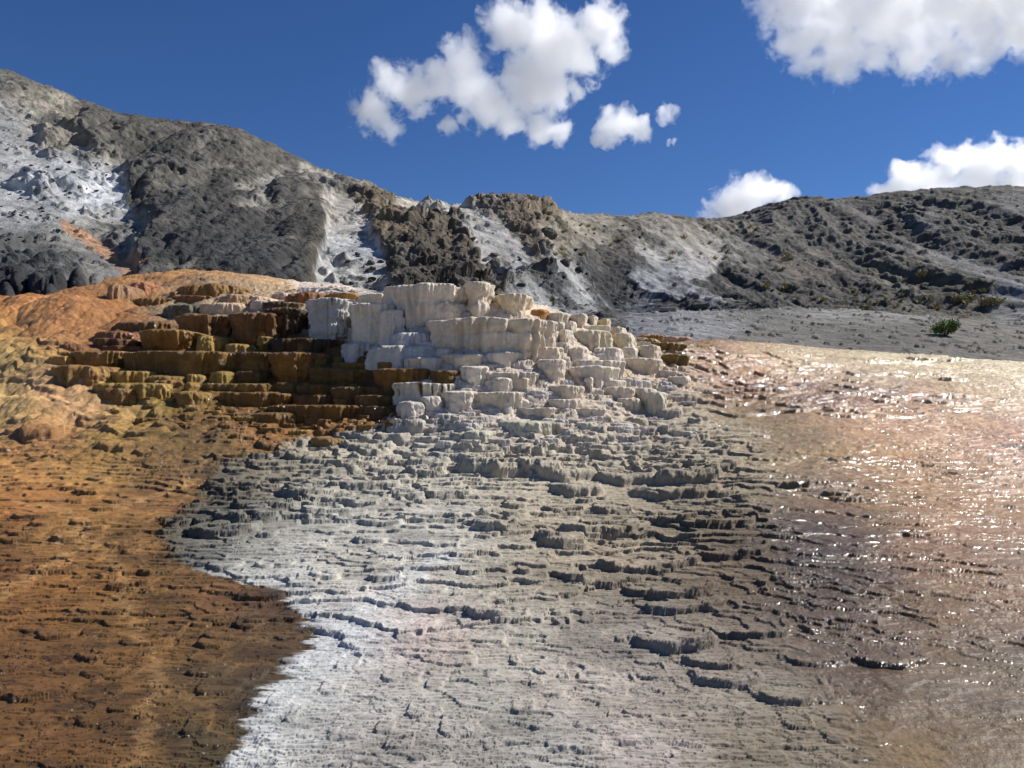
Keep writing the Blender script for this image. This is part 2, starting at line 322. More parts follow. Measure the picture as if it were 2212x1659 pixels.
RP = [(660,345,(190,140,80)),(700,350,(160,120,70)),(740,350,(220,185,150)),(800,355,(240,222,195)),(900,365,(242,228,200)),(1000,372,(240,225,200)),
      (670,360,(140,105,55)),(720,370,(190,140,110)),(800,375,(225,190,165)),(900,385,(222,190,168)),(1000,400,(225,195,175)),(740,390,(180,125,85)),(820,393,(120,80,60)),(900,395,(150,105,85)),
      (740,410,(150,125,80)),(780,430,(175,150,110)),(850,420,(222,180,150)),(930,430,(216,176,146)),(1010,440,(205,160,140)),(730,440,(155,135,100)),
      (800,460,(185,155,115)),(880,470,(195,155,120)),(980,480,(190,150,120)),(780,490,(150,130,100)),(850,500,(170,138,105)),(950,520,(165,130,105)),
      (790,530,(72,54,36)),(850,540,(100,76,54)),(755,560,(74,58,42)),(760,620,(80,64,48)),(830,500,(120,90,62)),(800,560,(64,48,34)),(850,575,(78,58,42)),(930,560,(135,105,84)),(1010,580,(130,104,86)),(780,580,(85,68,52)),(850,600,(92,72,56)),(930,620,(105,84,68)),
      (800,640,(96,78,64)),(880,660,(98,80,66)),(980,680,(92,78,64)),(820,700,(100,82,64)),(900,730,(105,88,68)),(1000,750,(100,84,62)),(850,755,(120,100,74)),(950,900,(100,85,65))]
K = f32(ALB)
cw = paint(wu, wv, WP, 55, 26); clr = paint(wu, wv, LP, 40, 17); cr = paint(wu, wv, RP, 48, 20)
dkl = sst(-.05, .45, fb2(x * .8, y * 1.1, 4, 74, .62)) * sst(430, 455, V) * sst(30, 140, U); clr = clr * (1 - .42 * dkl[..., None]); mid_ = sst(425, 450, V) * sst(590, 540, V); clr = clr * (1 - mid_[..., None] * np.array([.10, -.02, -.06], f32))
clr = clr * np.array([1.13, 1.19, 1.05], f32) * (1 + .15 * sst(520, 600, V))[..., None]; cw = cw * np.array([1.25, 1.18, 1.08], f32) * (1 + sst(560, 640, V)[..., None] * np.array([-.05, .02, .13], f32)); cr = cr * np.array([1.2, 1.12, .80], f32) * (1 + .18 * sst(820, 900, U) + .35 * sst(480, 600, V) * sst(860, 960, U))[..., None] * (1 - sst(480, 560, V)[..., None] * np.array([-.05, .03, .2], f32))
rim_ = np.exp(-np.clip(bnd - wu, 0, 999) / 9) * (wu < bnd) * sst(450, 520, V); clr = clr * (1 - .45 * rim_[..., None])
gm = sst(-.15, .4, fb2(x * .9 + .3 * y, y * .9, 4, 72, .6)) * sst(22, 15, y); cw = cw * (1 - .30 * gm[..., None])
wm = white[..., None]; rm = rightw[..., None]
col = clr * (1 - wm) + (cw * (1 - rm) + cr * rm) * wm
# broken mats, streaks and channels
mot = fb2(x * 1.6, y * 2.4, 5, 70, .62)
col *= (1 + .55 * mot * leftmask + .22 * mot * (1 - leftmask))[..., None]
dk = sst(.18, .5, fb2(x * 2.1, y * 3.4, 4, 71, .6)) * leftmask * sst(20, 12, y)
col *= (1 - .45 * dk)[..., None]
chan = sst(.07, .0, np.abs(fb2(x * .5 + .1 * y, y * .35, 3, 75))) * leftmask * sst(24, 17, y)
col = col * (1 - .16 * chan[..., None]) + .16 * chan[..., None] * lin((205, 155, 95)).astype(f32)
def stroke(pts, wd, c, s):
    global col
    d = np.full(U.shape, 1e3, f32)
    for (a, b), (c_, d_) in zip(pts[:-1], pts[1:]):
        dx, dy = c_ - a, d_ - b; t = np.clip(((wu - a) * dx + (wv - b) * dy) / (dx * dx + dy * dy), 0, 1)
        d = np.minimum(d, np.hypot(wu - a - t * dx, (wv - b - t * dy) * 1.6))
    m_ = (s * sst(wd, wd * .2, d))[..., None]; col = col * (1 - m_) + m_ * lin(c).astype(f32)
stroke([(245,455),(200,472),(165,492),(120,512)], 8, (205,160,105), .5)
stroke([(0,598),(40,575),(85,545),(70,520),(20,508)], 12, (225,175,110), .45)
stroke([(130,768),(150,720),(165,690),(140,640),(110,560)], 12, (200,155,98), .4)
stroke([(455,560),(400,592),(345,625),(300,668),(262,720),(240,775)], 24, (238,238,234), .6)
stroke([(300,560),(290,590),(320,640),(310,680)], 16, (226,226,220), .4)
stroke([(450,575),(430,605),(415,640)], 9, (224,196,176), .35)
stroke([(225,584),(272,594),(284,612),(276,628),(306,640)], 3.2, (70,50,36), .7)
stroke([(700,395),(760,388),(840,386),(905,390)], 3, (95,55,40), .7)
stroke([(745,398),(820,399),(890,397)], 3, (100,60,42), .6)
stroke([(800,655),(840,668),(870,672)], 5, (70,55,42), .7)
stroke([(1010,445),(1024,448)], 5, (60,45,38), .8)
# steps: shade of the risers painted into the colour
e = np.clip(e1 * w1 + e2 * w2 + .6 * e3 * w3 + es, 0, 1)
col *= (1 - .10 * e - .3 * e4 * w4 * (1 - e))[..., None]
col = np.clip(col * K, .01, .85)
wet = np.clip(rightw * (1 - .35 * sst(.1, .5, fb2(x * .9, y * .9, 3, 80))) + .22 * leftmask + .0, 0, 1)
# horizontal undercut below each rim
V3 = np.stack([x, y + YO, h], -1)
_, gV = proj(V3[..., 0], V3[..., 1], V3[..., 2]); gV = np.minimum.accumulate(gV, axis=0)   # from here on the finished surface
stack = sst(438, 420, V) * (sst(330, 380, U) * sst(690, 650, U) * white * sst(282, 290, V) + .8 * leftmask * sst(60, 110, U) * sst(300, 320, V)) * sst(22, 25, y)
V3[..., 2] -= .12 * stack
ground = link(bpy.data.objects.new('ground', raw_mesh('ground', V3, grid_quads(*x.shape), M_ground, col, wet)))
tag(ground, kind='structure')
gcolgrid = col
def ground_at(u, v):
    j = int(np.clip(np.searchsorted(gu, u), 0, len(gu) - 1)); c = gV[:, j]; k = int(np.argmax(c <= v)); return V3[k, j], gcolgrid[k, j]

# ------------------------------------------------------------------ hills
HC = [
 (-160,[(43,345),(46,310),(52,270),(62,210),(80,120),(100,40),(125,60),(230,200)]),
 (0,   [(43,335),(47,305),(52,285),(62,240),(80,150),(102,74),(125,92),(230,220)]),
 (60,  [(43,335),(48,305),(53,284),(64,240),(82,160),(103,95),(125,112),(230,230)]),
 (118, [(43,335),(52,300),(58,276),(68,240),(84,172),(104,116),(125,132),(230,240)]),
 (170, [(43,335),(54,300),(60,272),(70,232),(86,172),(106,124),(128,140),(230,250)]),
 (230, [(43,335),(54,302),(60,276),(70,238),(86,182),(107,131),(128,148),(230,250)]),
 (296, [(43,335),(54,306),(60,285),(70,248),(86,200),(108,162),(128,175),(230,260)]),
 (330, [(43,335),(54,308),(62,286),(72,250),(88,205),(108,175),(128,186),(230,260)]),
 (384, [(43,335),(54,310),(62,290),(72,255),(88,215),(110,195),(128,205),(230,265)]),
 (430, [(43,340),(54,315),(64,290),(74,255),(88,220),(112,205),(130,212),(230,265)]),
 (478, [(43,345),(56,318),(66,292),(76,258),(90,220),(112,205),(130,212),(230,265)]),
 (520, [(43,350),(58,322),(68,298),(80,262),(94,222),(114,203),(130,210),(230,262)]),
 (560, [(43,355),(60,326),(70,306),(84,272),(100,230),(118,213),(132,216),(230,262)]),
 (610, [(43,360),(60,324),(72,311),(82,313),(92,300),(106,258),(122,217),(135,219),(230,262)]),
 (660, [(43,362),(60,322),(74,311),(84,316),(96,300),(112,262),(134,217),(150,219),(230,260)]),
 (712, [(43,364),(60,324),(76,311),(88,318),(102,298),(124,258),(158,221),(172,224),(230,250)]),
 (745, [(43,366),(60,326),(76,310),(90,318),(104,298),(130,255),(170,216),(184,218),(230,245)]),
 (785, [(43,366),(60,328),(76,309),(90,317),(106,298),(134,252),(178,203),(192,205),(230,230)]),
 (860, [(43,368),(60,332),(76,311),(90,319),(108,302),(136,255),(180,199),(195,201),(230,228)]),
 (950, [(43,372),(60,338),(74,319),(90,324),(108,302),(136,252),(180,191),(195,192),(230,225)]),
 (1024,[(43,378),(60,344),(73,325),(90,329),(108,304),(136,250),(180,190),(195,192),(230,225)]),
 (1180,[(43,384),(60,350),(72,330),(90,332),(108,300),(136,240),(180,184),(195,186),(230,220)])]
hy = rows(HC, 43.5, 228, .6, [60, 230, 520, 700, 1000]); hu = np.linspace(-150, 1170, 1500)
hZ = field(HC, hy, hu); HY = np.repeat(hy[:, None], len(hu), 1); hX = (hu[None, :] - 512) / F * (HY * CP + hZ * SP)
_, hV = proj(hX, HY, hZ)
x = hX.astype(f32); y = HY.astype(f32); z = hZ.astype(f32); U = np.broadcast_to(hu[None, :], hV.shape).astype(f32); V = hV.astype(f32)
frontmost = np.maximum.accumulate(-hV, axis=0)
lf = sst(560, 330, U)                                    # the bulbous dark hill on the left
cf = np.clip(sst(330, 400, U) * sst(600, 540, U), 0, 1)  # crags in the middle
rt = sst(560, 700, U)
knoll = rt * sst(88, 80, y)
# scree fraction
SC_ = [(0,105,.55),(0,90,.2),(0,130,.8),(15,130,.75),(40,115,.55),(60,150,.62),(20,160,.9),(75,185,.85),(40,185,.7),(10,200,.95),(50,225,.95),(90,240,.9),(110,265,.85),(20,240,.6),(30,265,.62),(55,262,.7),(10,262,.5),(70,272,.7),(60,285,.15),(10,290,.1),
       (95,170,.6),(120,120,.1),(110,140,.25),(150,160,.15),(110,205,.6),(120,225,.7),(140,245,.5),(160,200,.15),(200,150,.08),(250,160,.1),(250,175,.7),(235,185,.2),(200,220,.08),(170,260,.1),(250,250,.08),(300,200,.15),(300,270,.1),
       (330,185,.6),(345,180,.65),(340,215,.8),(352,235,.9),(360,250,.85),(335,275,.92),(365,275,.9),(350,265,.6),(350,285,.9),(375,285,.7),(310,240,.15),(395,197,.9),(410,200,.8),(380,205,.25),(400,230,.1),(420,250,.12),(450,260,.12),(400,275,.15),(440,225,.15),
       (450,212,.95),(470,218,.95),(485,232,.9),(500,245,.9),(515,255,.9),(505,262,.85),(525,285,.6),(500,285,.4),(490,207,.3),(520,215,.2),(545,225,.25),(530,240,.3),(560,222,.85),(590,222,.75),(560,240,.7),(600,235,.65),(640,225,.6),(540,262,.6),(560,262,.35),(570,285,.6),
       (545,295,.8),(560,300,.7),(620,255,.35),(600,275,.2),(640,255,.9),(650,275,.95),(640,290,.85),(620,290,.3),(690,250,.95),(695,270,.95),(680,262,.9),(670,300,.6),(700,300,.35),(720,290,.2),(660,235,.45),(700,232,.45),(740,245,.5),(770,250,.6),(760,270,.45),
       (740,225,.25),(790,215,.3),(790,235,.6),(800,265,.6),(820,240,.3),(840,225,.25),(850,215,.6),(870,240,.35),(860,260,.35),(880,270,.4),(830,280,.45),(800,300,.15),(760,300,.2),(850,300,.2),(900,215,.3),(920,240,.6),(940,260,.8),(960,275,.85),(1000,290,.8),(1020,300,.8),
       (960,235,.25),(1000,250,.25),(1020,270,.3),(1000,210,.6),(980,200,.3),(1024,220,.5),(900,290,.3),(960,300,.2),(900,262,.4)]
S = np.zeros(U.shape, f32); tot = np.full(U.shape, 1e-9, f32)
wuH = U + 14 * fb2(x * .2, z * .2, 4, 101) + 2 * fb2(x * 1.2, z * 1.2, 2, 102)
wvH = V + 9 * fb2(x * .2, z * .2, 4, 103) + 1.5 * fb2(x * 1.2, z * 1.2, 2, 104)
for pu, pv, s_ in SC_:
    w_ = np.exp(-((wuH - pu) ** 2 + (wvH - pv) ** 2 * 1.5) / 16 ** 2) + 1e-7; S += w_ * s_; tot += w_
S /= tot
ac, al = x * .97 + y * .25, x * .25 - y * .97
rocky = 1 - sst(.30, .74, S + .6 * fb3(x * .3, y * .3, z * .3, 6, 110, .66) + .55 * fb2(ac * .22, al * .05, 4, 112, .6))
rocky = np.where(knoll > .5, .25, rocky)
relf = 1 - sst(.28, .78, S + .7 * fb3(x * .3, y * .3, z * .3, 4, 110, .6)); relf = np.where(knoll > .5, .25, relf)
# relief along the slope's normal
gzx = np.gradient(z, axis=1) / np.maximum(np.gradient(x, axis=1), 1e-3)
P_ = np.stack([x, y, z], -1); du = np.gradient(P_, axis=1); dv = np.gradient(P_, axis=0); nr = np.cross(du, dv); nr /= np.linalg.norm(nr, axis=-1, keepdims=True) + 1e-9
nr *= np.sign(nr[..., 2:3] + 1e-9)
dn = x * .8 - y * .2                                      # runs across the slope
wx = 2.2 * fb2(x * .12, y * .12, 3, 120)
f1, f2, c1 = worley((x + wx) * .15, (y + z) * .05 + .15 * wx, 121); b1 = np.sqrt(np.clip(1 - f1 * f1 * 1.05, 0, 1))
f1b, f2b, _ = worley((x + wx) * .36 + .5 * fb2(x * .4, z * .4, 2, 4), (y + z) * .11 + .3 * wx, 122); b2 = np.sqrt(np.clip(1 - f1b * f1b, 0, 1))
f1c, f2c, _ = worley(x * .95 + .6 * fb2(x * .8, z * .8, 2, 5), (y + z) * .3, 123); b3 = np.sqrt(np.clip(1 - f1c * f1c, 0, 1))
top = sst(0, 14, V - np.interp(hu, [p[0] for p in HC], [min(q[1] for q in p[1]) for p in HC])[None, :])
lob = lf * (1 - cf * .6)
d = lob * relf * ((2.6 * (b1 - .7) + 1.2 * fb2(x * .07, (y + z) * .05, 2, 124)) * (.25 + .75 * top) + 1.3 * (b2 - .7) + .4 * (b3 - .7))
cr1 = 1 - np.abs(fb3(x * .16, y * .16, z * .3, 4, 130)) * 2.2
f1d, f2d, c4 = worley(x * .5 + .8 * fb2(x * .4, z * .4, 2, 6), z * .55 + y * .12, 131)
d += cf * relf * ((.6 * cr1 - .25) * (.3 + .7 * top) + 1.2 * (c4 - .5) + .5 * np.sqrt(np.clip(1 - f1d * f1d, 0, 1)) + .35 * (b3 - .6))
gul = fb2((x + .35 * y) * .055 + .4 * fb2(x * .03, y * .03, 2, 8), y * .012, 3, 140)
gr = 1 - np.abs(gul) * 3
ac, al = x * .97 + y * .25, x * .25 - y * .97
gul2 = 1 - np.abs(fb2(ac * .06 + .5 * fb2(x * .03, y * .03, 2, 8), al * .012, 4, 144)) * 3
d += rt * (1 - knoll) * (1.5 * gul2 * (.25 + .75 * top) + relf * (.75 * fb2(ac * .35, al * .09, 4, 141, .6) + .30 * fb3(x * .7, y * .7, z * .7, 4, 145, .6)))
# strata ledges on crags and the right hill
st = np.sin((z + 1.2 * fb2(x * .1, y * .1, 3, 142)) * 4.2); d += .2 * st * rocky * np.clip(rt * (1 - knoll) + cf, 0, 1)
fine_ = fb3(x * 1.3, y * 1.3, z * 1.3, 4, 150, .62)
d += fine_ * (.10 + .42 * rocky * (1 - .55 * lob) * (1 - .5 * rt)) * (1 - .6 * knoll) + .25 * fb2(x * .3, y * .3, 3, 151) * (1 - rocky)
rdg = 1 - np.abs(fb3(x * .7, y * .7, z * .7, 3, 152)) * 2.5
d += .28 * rocky * rdg * (1 - knoll) * (1 - .6 * rt) * (1 - .75 * lob)
# loose stones on scree
sp = sst(.36, .5, fb3(x * 1.1, y * 1.1, z * 1.1, 3, 155, .7)); d += .22 * sp * (1 - rocky)
d *= sst(43, 50, y) * .9 + .1
for cu, cv, r_, hh in [(20,292,9,.9),(38,294,10,1.0),(58,292,9,.8),(78,290,10,.9),(96,286,8,.7),(8,302,8,.7),(50,300,8,.5)]:
    d += hh * np.sqrt(np.clip(1 - ((U - cu) ** 2 + ((V - cv) * 1.3) ** 2) / r_ ** 2, 0, 1))
P_ = P_ + nr * d[..., None].astype(f32)
ROCK = [(60,100,(112,108,98)),(30,90,(118,114,104)),(120,120,(100,97,88)),(200,140,(98,94,86)),(280,170,(104,100,90)),(150,170,(104,101,92)),(200,200,(90,88,82)),(250,210,(84,82,78)),(60,180,(100,98,92)),
        (150,230,(88,87,84)),(100,250,(88,88,86)),(30,270,(84,86,86)),(60,292,(62,62,62)),(20,295,(60,60,62)),(200,260,(78,78,76)),(280,260,(76,76,75)),(320,190,(104,98,86)),(330,240,(90,85,76)),
        (240,165,(118,112,98)),(370,220,(135,116,84)),(400,225,(132,112,80)),(430,235,(104,92,74)),(380,260,(84,78,68)),(430,265,(84,76,64)),(470,250,(112,98,74)),(490,262,(128,108,80)),(470,275,(84,78,70)),
        (500,218,(128,116,96)),(525,225,(138,118,86)),(545,232,(140,118,84)),(550,243,(92,90,86)),(480,215,(120,112,98)),(350,260,(130,115,85)),(600,240,(100,96,88)),(570,265,(70,72,76)),(620,240,(98,93,82)),(600,290,(66,66,66)),(640,280,(74,76,80)),
        (700,240,(106,100,88)),(760,220,(108,102,90)),(800,230,(96,92,84)),(850,230,(92,88,80)),(780,270,(88,86,80)),(820,290,(84,80,72)),(700,290,(80,78,72)),(740,300,(76,74,68)),(900,230,(90,86,76)),(960,220,(92,88,78)),(1010,240,(82,78,70)),
        (1000,270,(84,80,72)),(900,280,(104,98,82)),(960,300,(92,84,66)),(880,305,(84,80,70))]
SCREE = [(20,245,(105,104,100)),(35,265,(100,101,100)),(10,265,(96,96,95)),(60,268,(112,111,107)),(0,150,(196,196,194)),(60,180,(205,207,208)),(80,185,(222,224,226)),(20,210,(192,192,190)),(80,235,(168,165,156)),(110,265,(158,156,150)),(60,130,(165,158,142)),(110,150,(150,142,124)),(250,175,(175,170,158)),
         (345,215,(190,184,172)),(350,250,(205,208,210)),(345,280,(212,208,198)),(400,198,(205,198,180)),(460,215,(205,200,190)),(500,245,(190,188,184)),(525,285,(170,170,168)),(570,225,(180,170,150)),(620,225,(172,164,146)),(560,290,(180,180,178)),(600,240,(160,152,136)),
         (640,255,(190,186,178)),(650,285,(165,168,176)),(695,260,(200,196,188)),(700,235,(150,142,124)),(760,250,(132,128,122)),(800,245,(128,122,112)),(800,270,(140,130,116)),(850,215,(126,122,116)),(880,270,(124,120,114)),(940,255,(138,136,134)),(1000,290,(150,150,154)),
         (900,290,(130,124,104)),(960,300,(112,104,80)),(1010,210,(128,126,124)),(860,240,(122,118,112))]
cR = paint(wuH, wvH, ROCK, 28, 20); cR = (cR * .75 + .25 * cR.mean(-1, keepdims=True)) * (1 + .28 * rt + .3 * cf)[..., None]; cS = paint(wuH, wvH, SCREE, 32, 22)
rk = rocky[..., None]
col = cR * rk + cS * (1 - rk)
patch = fb3(x * .5, y * .5, z * .5, 4, 160, .62)
col *= (1 + .35 * patch + .25 * fine_ + .3 * fb2(ac * .3, al * .06, 4, 165, .6))[..., None]
streak = sst(.1, .5, n2(x * 2.2, z * .25, 161) * .7 + .3 * fb2(x * .5, y * .5, 2, 162)) * rocky * np.clip(lf + cf, 0, 1)
col *= (1 - .28 * streak)[..., None]
light_ = sst(.15, .55, fb3(x * .22, y * .22, z * .22, 4, 163, .6)) * rocky * lf
col = col * (1 - .4 * light_[..., None]) + .4 * light_[..., None] * lin((165, 158, 142)).astype(f32)
col = np.where((sp * (1 - rocky))[..., None] > .3, col * .62, col)
# orange run-off streak on the left slope
t = np.clip((wvH - 222) / 55, 0, 1); cu = 64 + 78 * t; wd_ = 8 + 12 * t
os_ = sst(1, .5, np.abs(wuH - cu) / wd_) * sst(216, 226, wvH) * sst(284, 276, wvH) * sst(20, 10, np.abs(0 * wuH))
os_ = (os_ * np.clip(.75 + .5 * patch, 0, 1))[..., None]; col = col * (1 - os_) + os_ * lin((214, 158, 112)).astype(f32)
# gritty grey knoll behind the right-hand sheet
kc = paint(U, V, [(620,325,(120,120,120)),(700,325,(138,138,138)),(760,315,(112,110,104)),(780,335,(110,107,100)),(850,313,(140,138,132)),(850,330,(100,97,90)),(1000,335,(114,110,102)),(1000,350,(104,100,92)),(920,340,(102,98,92)),(600,320,(84,82,76))], 40, 10)
kc *= (1 + .25 * fine_ + .25 * fb2(x * .8, y * .8, 4, 170, .65))[..., None]
kc *= 1.42; stn = sst(.42, .55, fb2(x * 1.8, y * 1.8, 3, 171, .7)); kc *= (1 - .4 * stn)[..., None]
kk = knoll[..., None]; col = col * (1 - kk) + kc * kk
col = np.clip(col * ALB * 1.05, .01, .8)
hills = link(bpy.data.objects.new('hills', raw_mesh('hills', P_, grid_quads(*x.shape), M_hill, col)))
tag(hills, kind='structure')
_pu, _pv = proj(P_[..., 0], P_[..., 1], P_[..., 2])
def hill_at(u, v):
    j = int(np.clip(np.searchsorted(hu, u), 0, len(hu) - 1)); c = np.minimum.accumulate(_pv[:, j]); k = int(np.argmax(c <= v))
    return Vector(P_[k, j])

# the bounce plain out to the horizon: unseen, added to throw light up onto the clouds
M_plain = rock_mat('bounce plain', fine=.02, bump=0, coat=False, var=.3)
pc = 16; pv = [(9000 * math.cos(k / 48 * 2 * math.pi) * r_, 9000 * math.sin(k / 48 * 2 * math.pi) * r_, -14 - 2 * r_) for r_ in (1, .3, .08, .02) for k in range(48)]
pq = [(a * 48 + k, a * 48 + (k + 1) % 48, (a + 1) * 48 + (k + 1) % 48, (a + 1) * 48 + k) for a in range(3) for k in range(48)] + [(144 + k, 144 + k + 1, 144 + 46 - k, 144 + 47 - k) for k in range(23)]
plain = link(bpy.data.objects.new('terrain', raw_mesh('terrain', np.array(pv), np.array(pq), M_plain, np.tile(np.array([[.34, .31, .25]]), (192, 1))))); tag(plain, kind='structure')

# ------------------------------------------------------------------ travertine terraces
def crop(f, X, Y):
    return {'A': (251 + X / 10.07, 266.7 + Y / 10.07), 'B': (470.6 + X / 10.07, 298 + Y / 10.07), 'C': (47.06 + X / 10.07, 266.7 + Y / 10.07),
            'D': (282.4 + X / 5.876, 219.6 + Y / 5.876), 'E': (X / 5.876, 266.7 + Y / 5.876), 'G': (647.5 + X / 5.876, 156.9 + Y / 5.876), 'P': (X, Y)}[f]
WHITE = [(226, 214, 204), (232, 222, 212), (222, 208, 194), (216, 208, 204)]
BROWN = [(128, 88, 40), (112, 76, 34), (140, 98, 48), (120, 84, 44)]
OCHRE = [(168, 130, 66), (150, 112, 56)]
def basin_mesh(name, W, H, Dp, px_, style, pal, seed, stripes=0., ext=.35, uneven=.05, local=None):
    r = np.random.default_rng(seed); so = seed * 13.7
    nf = int(np.clip(math.pi * (W + Dp) * .6 / (px_ * 1.25), 20, 230)); nb = max(6, nf // 6)
    th = np.concatenate([np.linspace(math.pi * .98, 2 * math.pi * 1.01, nf, endpoint=False), np.linspace(2 * math.pi * 1.01, 2 * math.pi * 1.49, nb, endpoint=False)])
    th = np.concatenate([np.linspace(math.pi, 2 * math.pi, nf, endpoint=False), np.linspace(2 * math.pi, 3 * math.pi, nb, endpoint=False)])
    p = 2. / (2.35 if style != 'D' else 2.15)
    cx = np.sign(np.cos(th)) * np.abs(np.cos(th)) ** p; cy = np.sign(np.sin(th)) * np.abs(np.sin(th)) ** p
    nv_ = int(np.clip((H) / (px_ * 1.1), 7, 70)); tt = np.concatenate([np.linspace(0, 1, nv_) ** 1.15, [1 + ext / H]])
    T, TH = np.meshgrid(tt, th, indexing='ij'); CX = np.broadcast_to(cx, T.shape); CY = np.broadcast_to(cy, T.shape)
    zz = -T * H
    rl = min(.10, H * .3)
    dtop = T * H
    rnd_ = np.where(dtop < rl, rl * (1 - np.sqrt(np.clip(1 - (1 - dtop / rl) ** 2, 0, 1))), 0)
    if style == 'D':
        s = np.clip(1 - (1 - np.clip(T, 0, 1)) ** 2.2, 0, 1) ** .5 * .16 + .84; o = -rnd_ * .9
    elif style == 'F':
        s = 1 - .28 * np.clip(T, 0, 1) ** 1.1; o = -rnd_
    else:
        s = np.ones_like(T) - .06 * T; o = -rnd_ - .10 * H * np.sin(np.clip(T, 0, 1) * math.pi * .5) + .05 * H * np.exp(-((T - .75) / .2) ** 2)
    X0 = CX * W * s; Y0_ = CY * Dp * (s ** .25 if style == 'F' else s ** .6)
    L_ = np.sqrt((CX / W) ** 2 + (CY / Dp) ** 2) + 1e-6; nx, ny = CX / W / L_, CY / Dp / L_
    ax, ay = X0 + so, Y0_ - so
    lobes = -np.abs(fb2(ax * 1.7, ay * 1.7, 2, seed)) * 2 + .5; lobes2 = -np.abs(fb2(ax * 5, ay * 5, 2, seed + 3)) * 2 + .4
    amp = min(.30, .15 * W + .07)
    o = o + amp * lobes * (.6 + .4 * fb2(ax * 1.3, zz * 1.5, 2, seed + 8)) + amp * .35 * lobes2
    o = o + .022 * n2(ax * 11 + ay * 11, zz * 1.2 + so, seed + 4) * sst(.05, .35, T) * (style != 'D')
    o = o - (.05 if style == 'D' else .015) * np.abs(fb3(ax * 4.5, ay * 4.5, zz * 4.5, 3, seed + 14)) * 2 + .07 * fb3(ax * 2.6, ay * 2.6, zz * 3.2, 4, seed + 5, .6)
    o = o + px_ * .7 * fb3(ax * 12, ay * 12, zz * 12, 2, seed + 6, .7)
    # stacked sub-ledges on taller walls
    if H > .45 and style != 'D':
        o = o - .05 * sst(.2, .9, np.sin(zz * (9 + 3 * math.sin(seed)) + 2 * fb2(ax * .8, ay * .8, 2, seed + 7)))
    X1, Y1 = X0 + nx * o, Y0_ + ny * o
    rimz = uneven * fb2(ax * .7, ay * .7, 2, seed + 9) + .35 * px_ * fb2(ax * 9, ay * 9, 2, seed + 10)
    Z1 = zz + rimz * (1 - sst(.0, 1., T))
    wall = np.stack([X1, Y1, Z1], -1)
    # top: rim, then a shallow pool floor
    tops = []
    rs = [.97, .93, .86, .7, .45, .2] if style != 'D' else [.9, .75, .55, .35, .15]
    for r_ in rs:
        k = 1 - r_
        zt = (.0 if style == 'D' else -min(.05, H * .12) * sst(.03, .12, k)) + (.05 * H * k if style == 'D' else 0)
        X2, Y2 = wall[0, :, 0] * r_, wall[0, :, 1] * r_
        tops.append(np.stack([X2, Y2, wall[0, :, 2] + zt + .012 * fb2(X2 * 6 + so, Y2 * 6, 3, seed + 11)], -1))
    ring = np.concatenate([np.array(tops[::-1]), wall], 0)
    R, C = ring.shape[:2]; i = np.arange(R * C).reshape(R, C); j = np.roll(i, -1, axis=1)
    Q = np.stack([i[:-1], i[1:], j[1:], j[:-1]], -1).reshape(-1, 4)
    Vx = ring.reshape(-1, 3); c = np.mean(ring[0], 0, keepdims=True); Vx = np.concatenate([Vx, c])
    T3 = np.stack([np.full(C, R * C), i[0], j[0]], -1)
    cb = lin(pal).astype(f32); vx, vy, vz = Vx[:, 0] + so, Vx[:, 1], Vx[:, 2]
    cc = cb[None, :] * (1 + (.30 if cb[0] < .4 else .16) * fb3(vx * 1.5, vy * 1.5, vz * 1.5, 4, seed + 20, .6) + .10 * n2(vx * 9, vz * .8, seed + 21))[:, None]
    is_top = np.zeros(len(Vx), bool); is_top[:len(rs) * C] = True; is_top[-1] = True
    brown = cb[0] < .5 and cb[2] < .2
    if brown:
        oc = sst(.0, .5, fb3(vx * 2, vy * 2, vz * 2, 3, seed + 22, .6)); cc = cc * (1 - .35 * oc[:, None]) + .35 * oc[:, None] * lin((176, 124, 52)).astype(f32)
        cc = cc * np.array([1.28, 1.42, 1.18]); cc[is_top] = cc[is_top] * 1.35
    else:
        gr_ = sst(.25, .6, fb3(vx * 1.2, vy * 1.2, vz * 2.5, 4, seed + 23, .65)); cc = cc * (1 - .25 * gr_[:, None]) + .25 * gr_[:, None] * lin((168, 166, 172)).astype(f32)
        ds = sst(.55, .8, n2(vx * 10, vz * .9, seed + 25)) * sst(.3, .7, fb2(vx * .9, vz * .7, 2, seed + 26)) * sst(0, -.1, vz)
        cc = cc * (1 - .5 * ds[:, None]) + .5 * ds[:, None] * lin((150, 110, 70)).astype(f32)
    if not brown: cc = cc * 1.1
    if stripes > 0:
        k_ = n2(vx * 5.5 + .25 * fb2(vx * 2, vz * 1.5, 2, seed), np.full_like(vx, seed * 3.3), seed + 30) + .5 * n2(vx * 14, vz * .4, seed + 31)
        ln = .5 + .6 * n2(vx * 3, np.full_like(vx, .5), seed + 32)
        sm = sst(.38, .62, k_) * sst(H * (ln + .25), H * ln, -vz) * stripes
        cc = cc * (1 - sm[:, None]) + sm[:, None] * lin((92, 62, 26)).astype(f32)
    cc = np.clip(cc * ALB, .01, .85)
    wet_ = np.full(len(Vx), .55 if brown else .0, f32)
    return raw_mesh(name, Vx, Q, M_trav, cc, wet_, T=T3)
_n = [0]
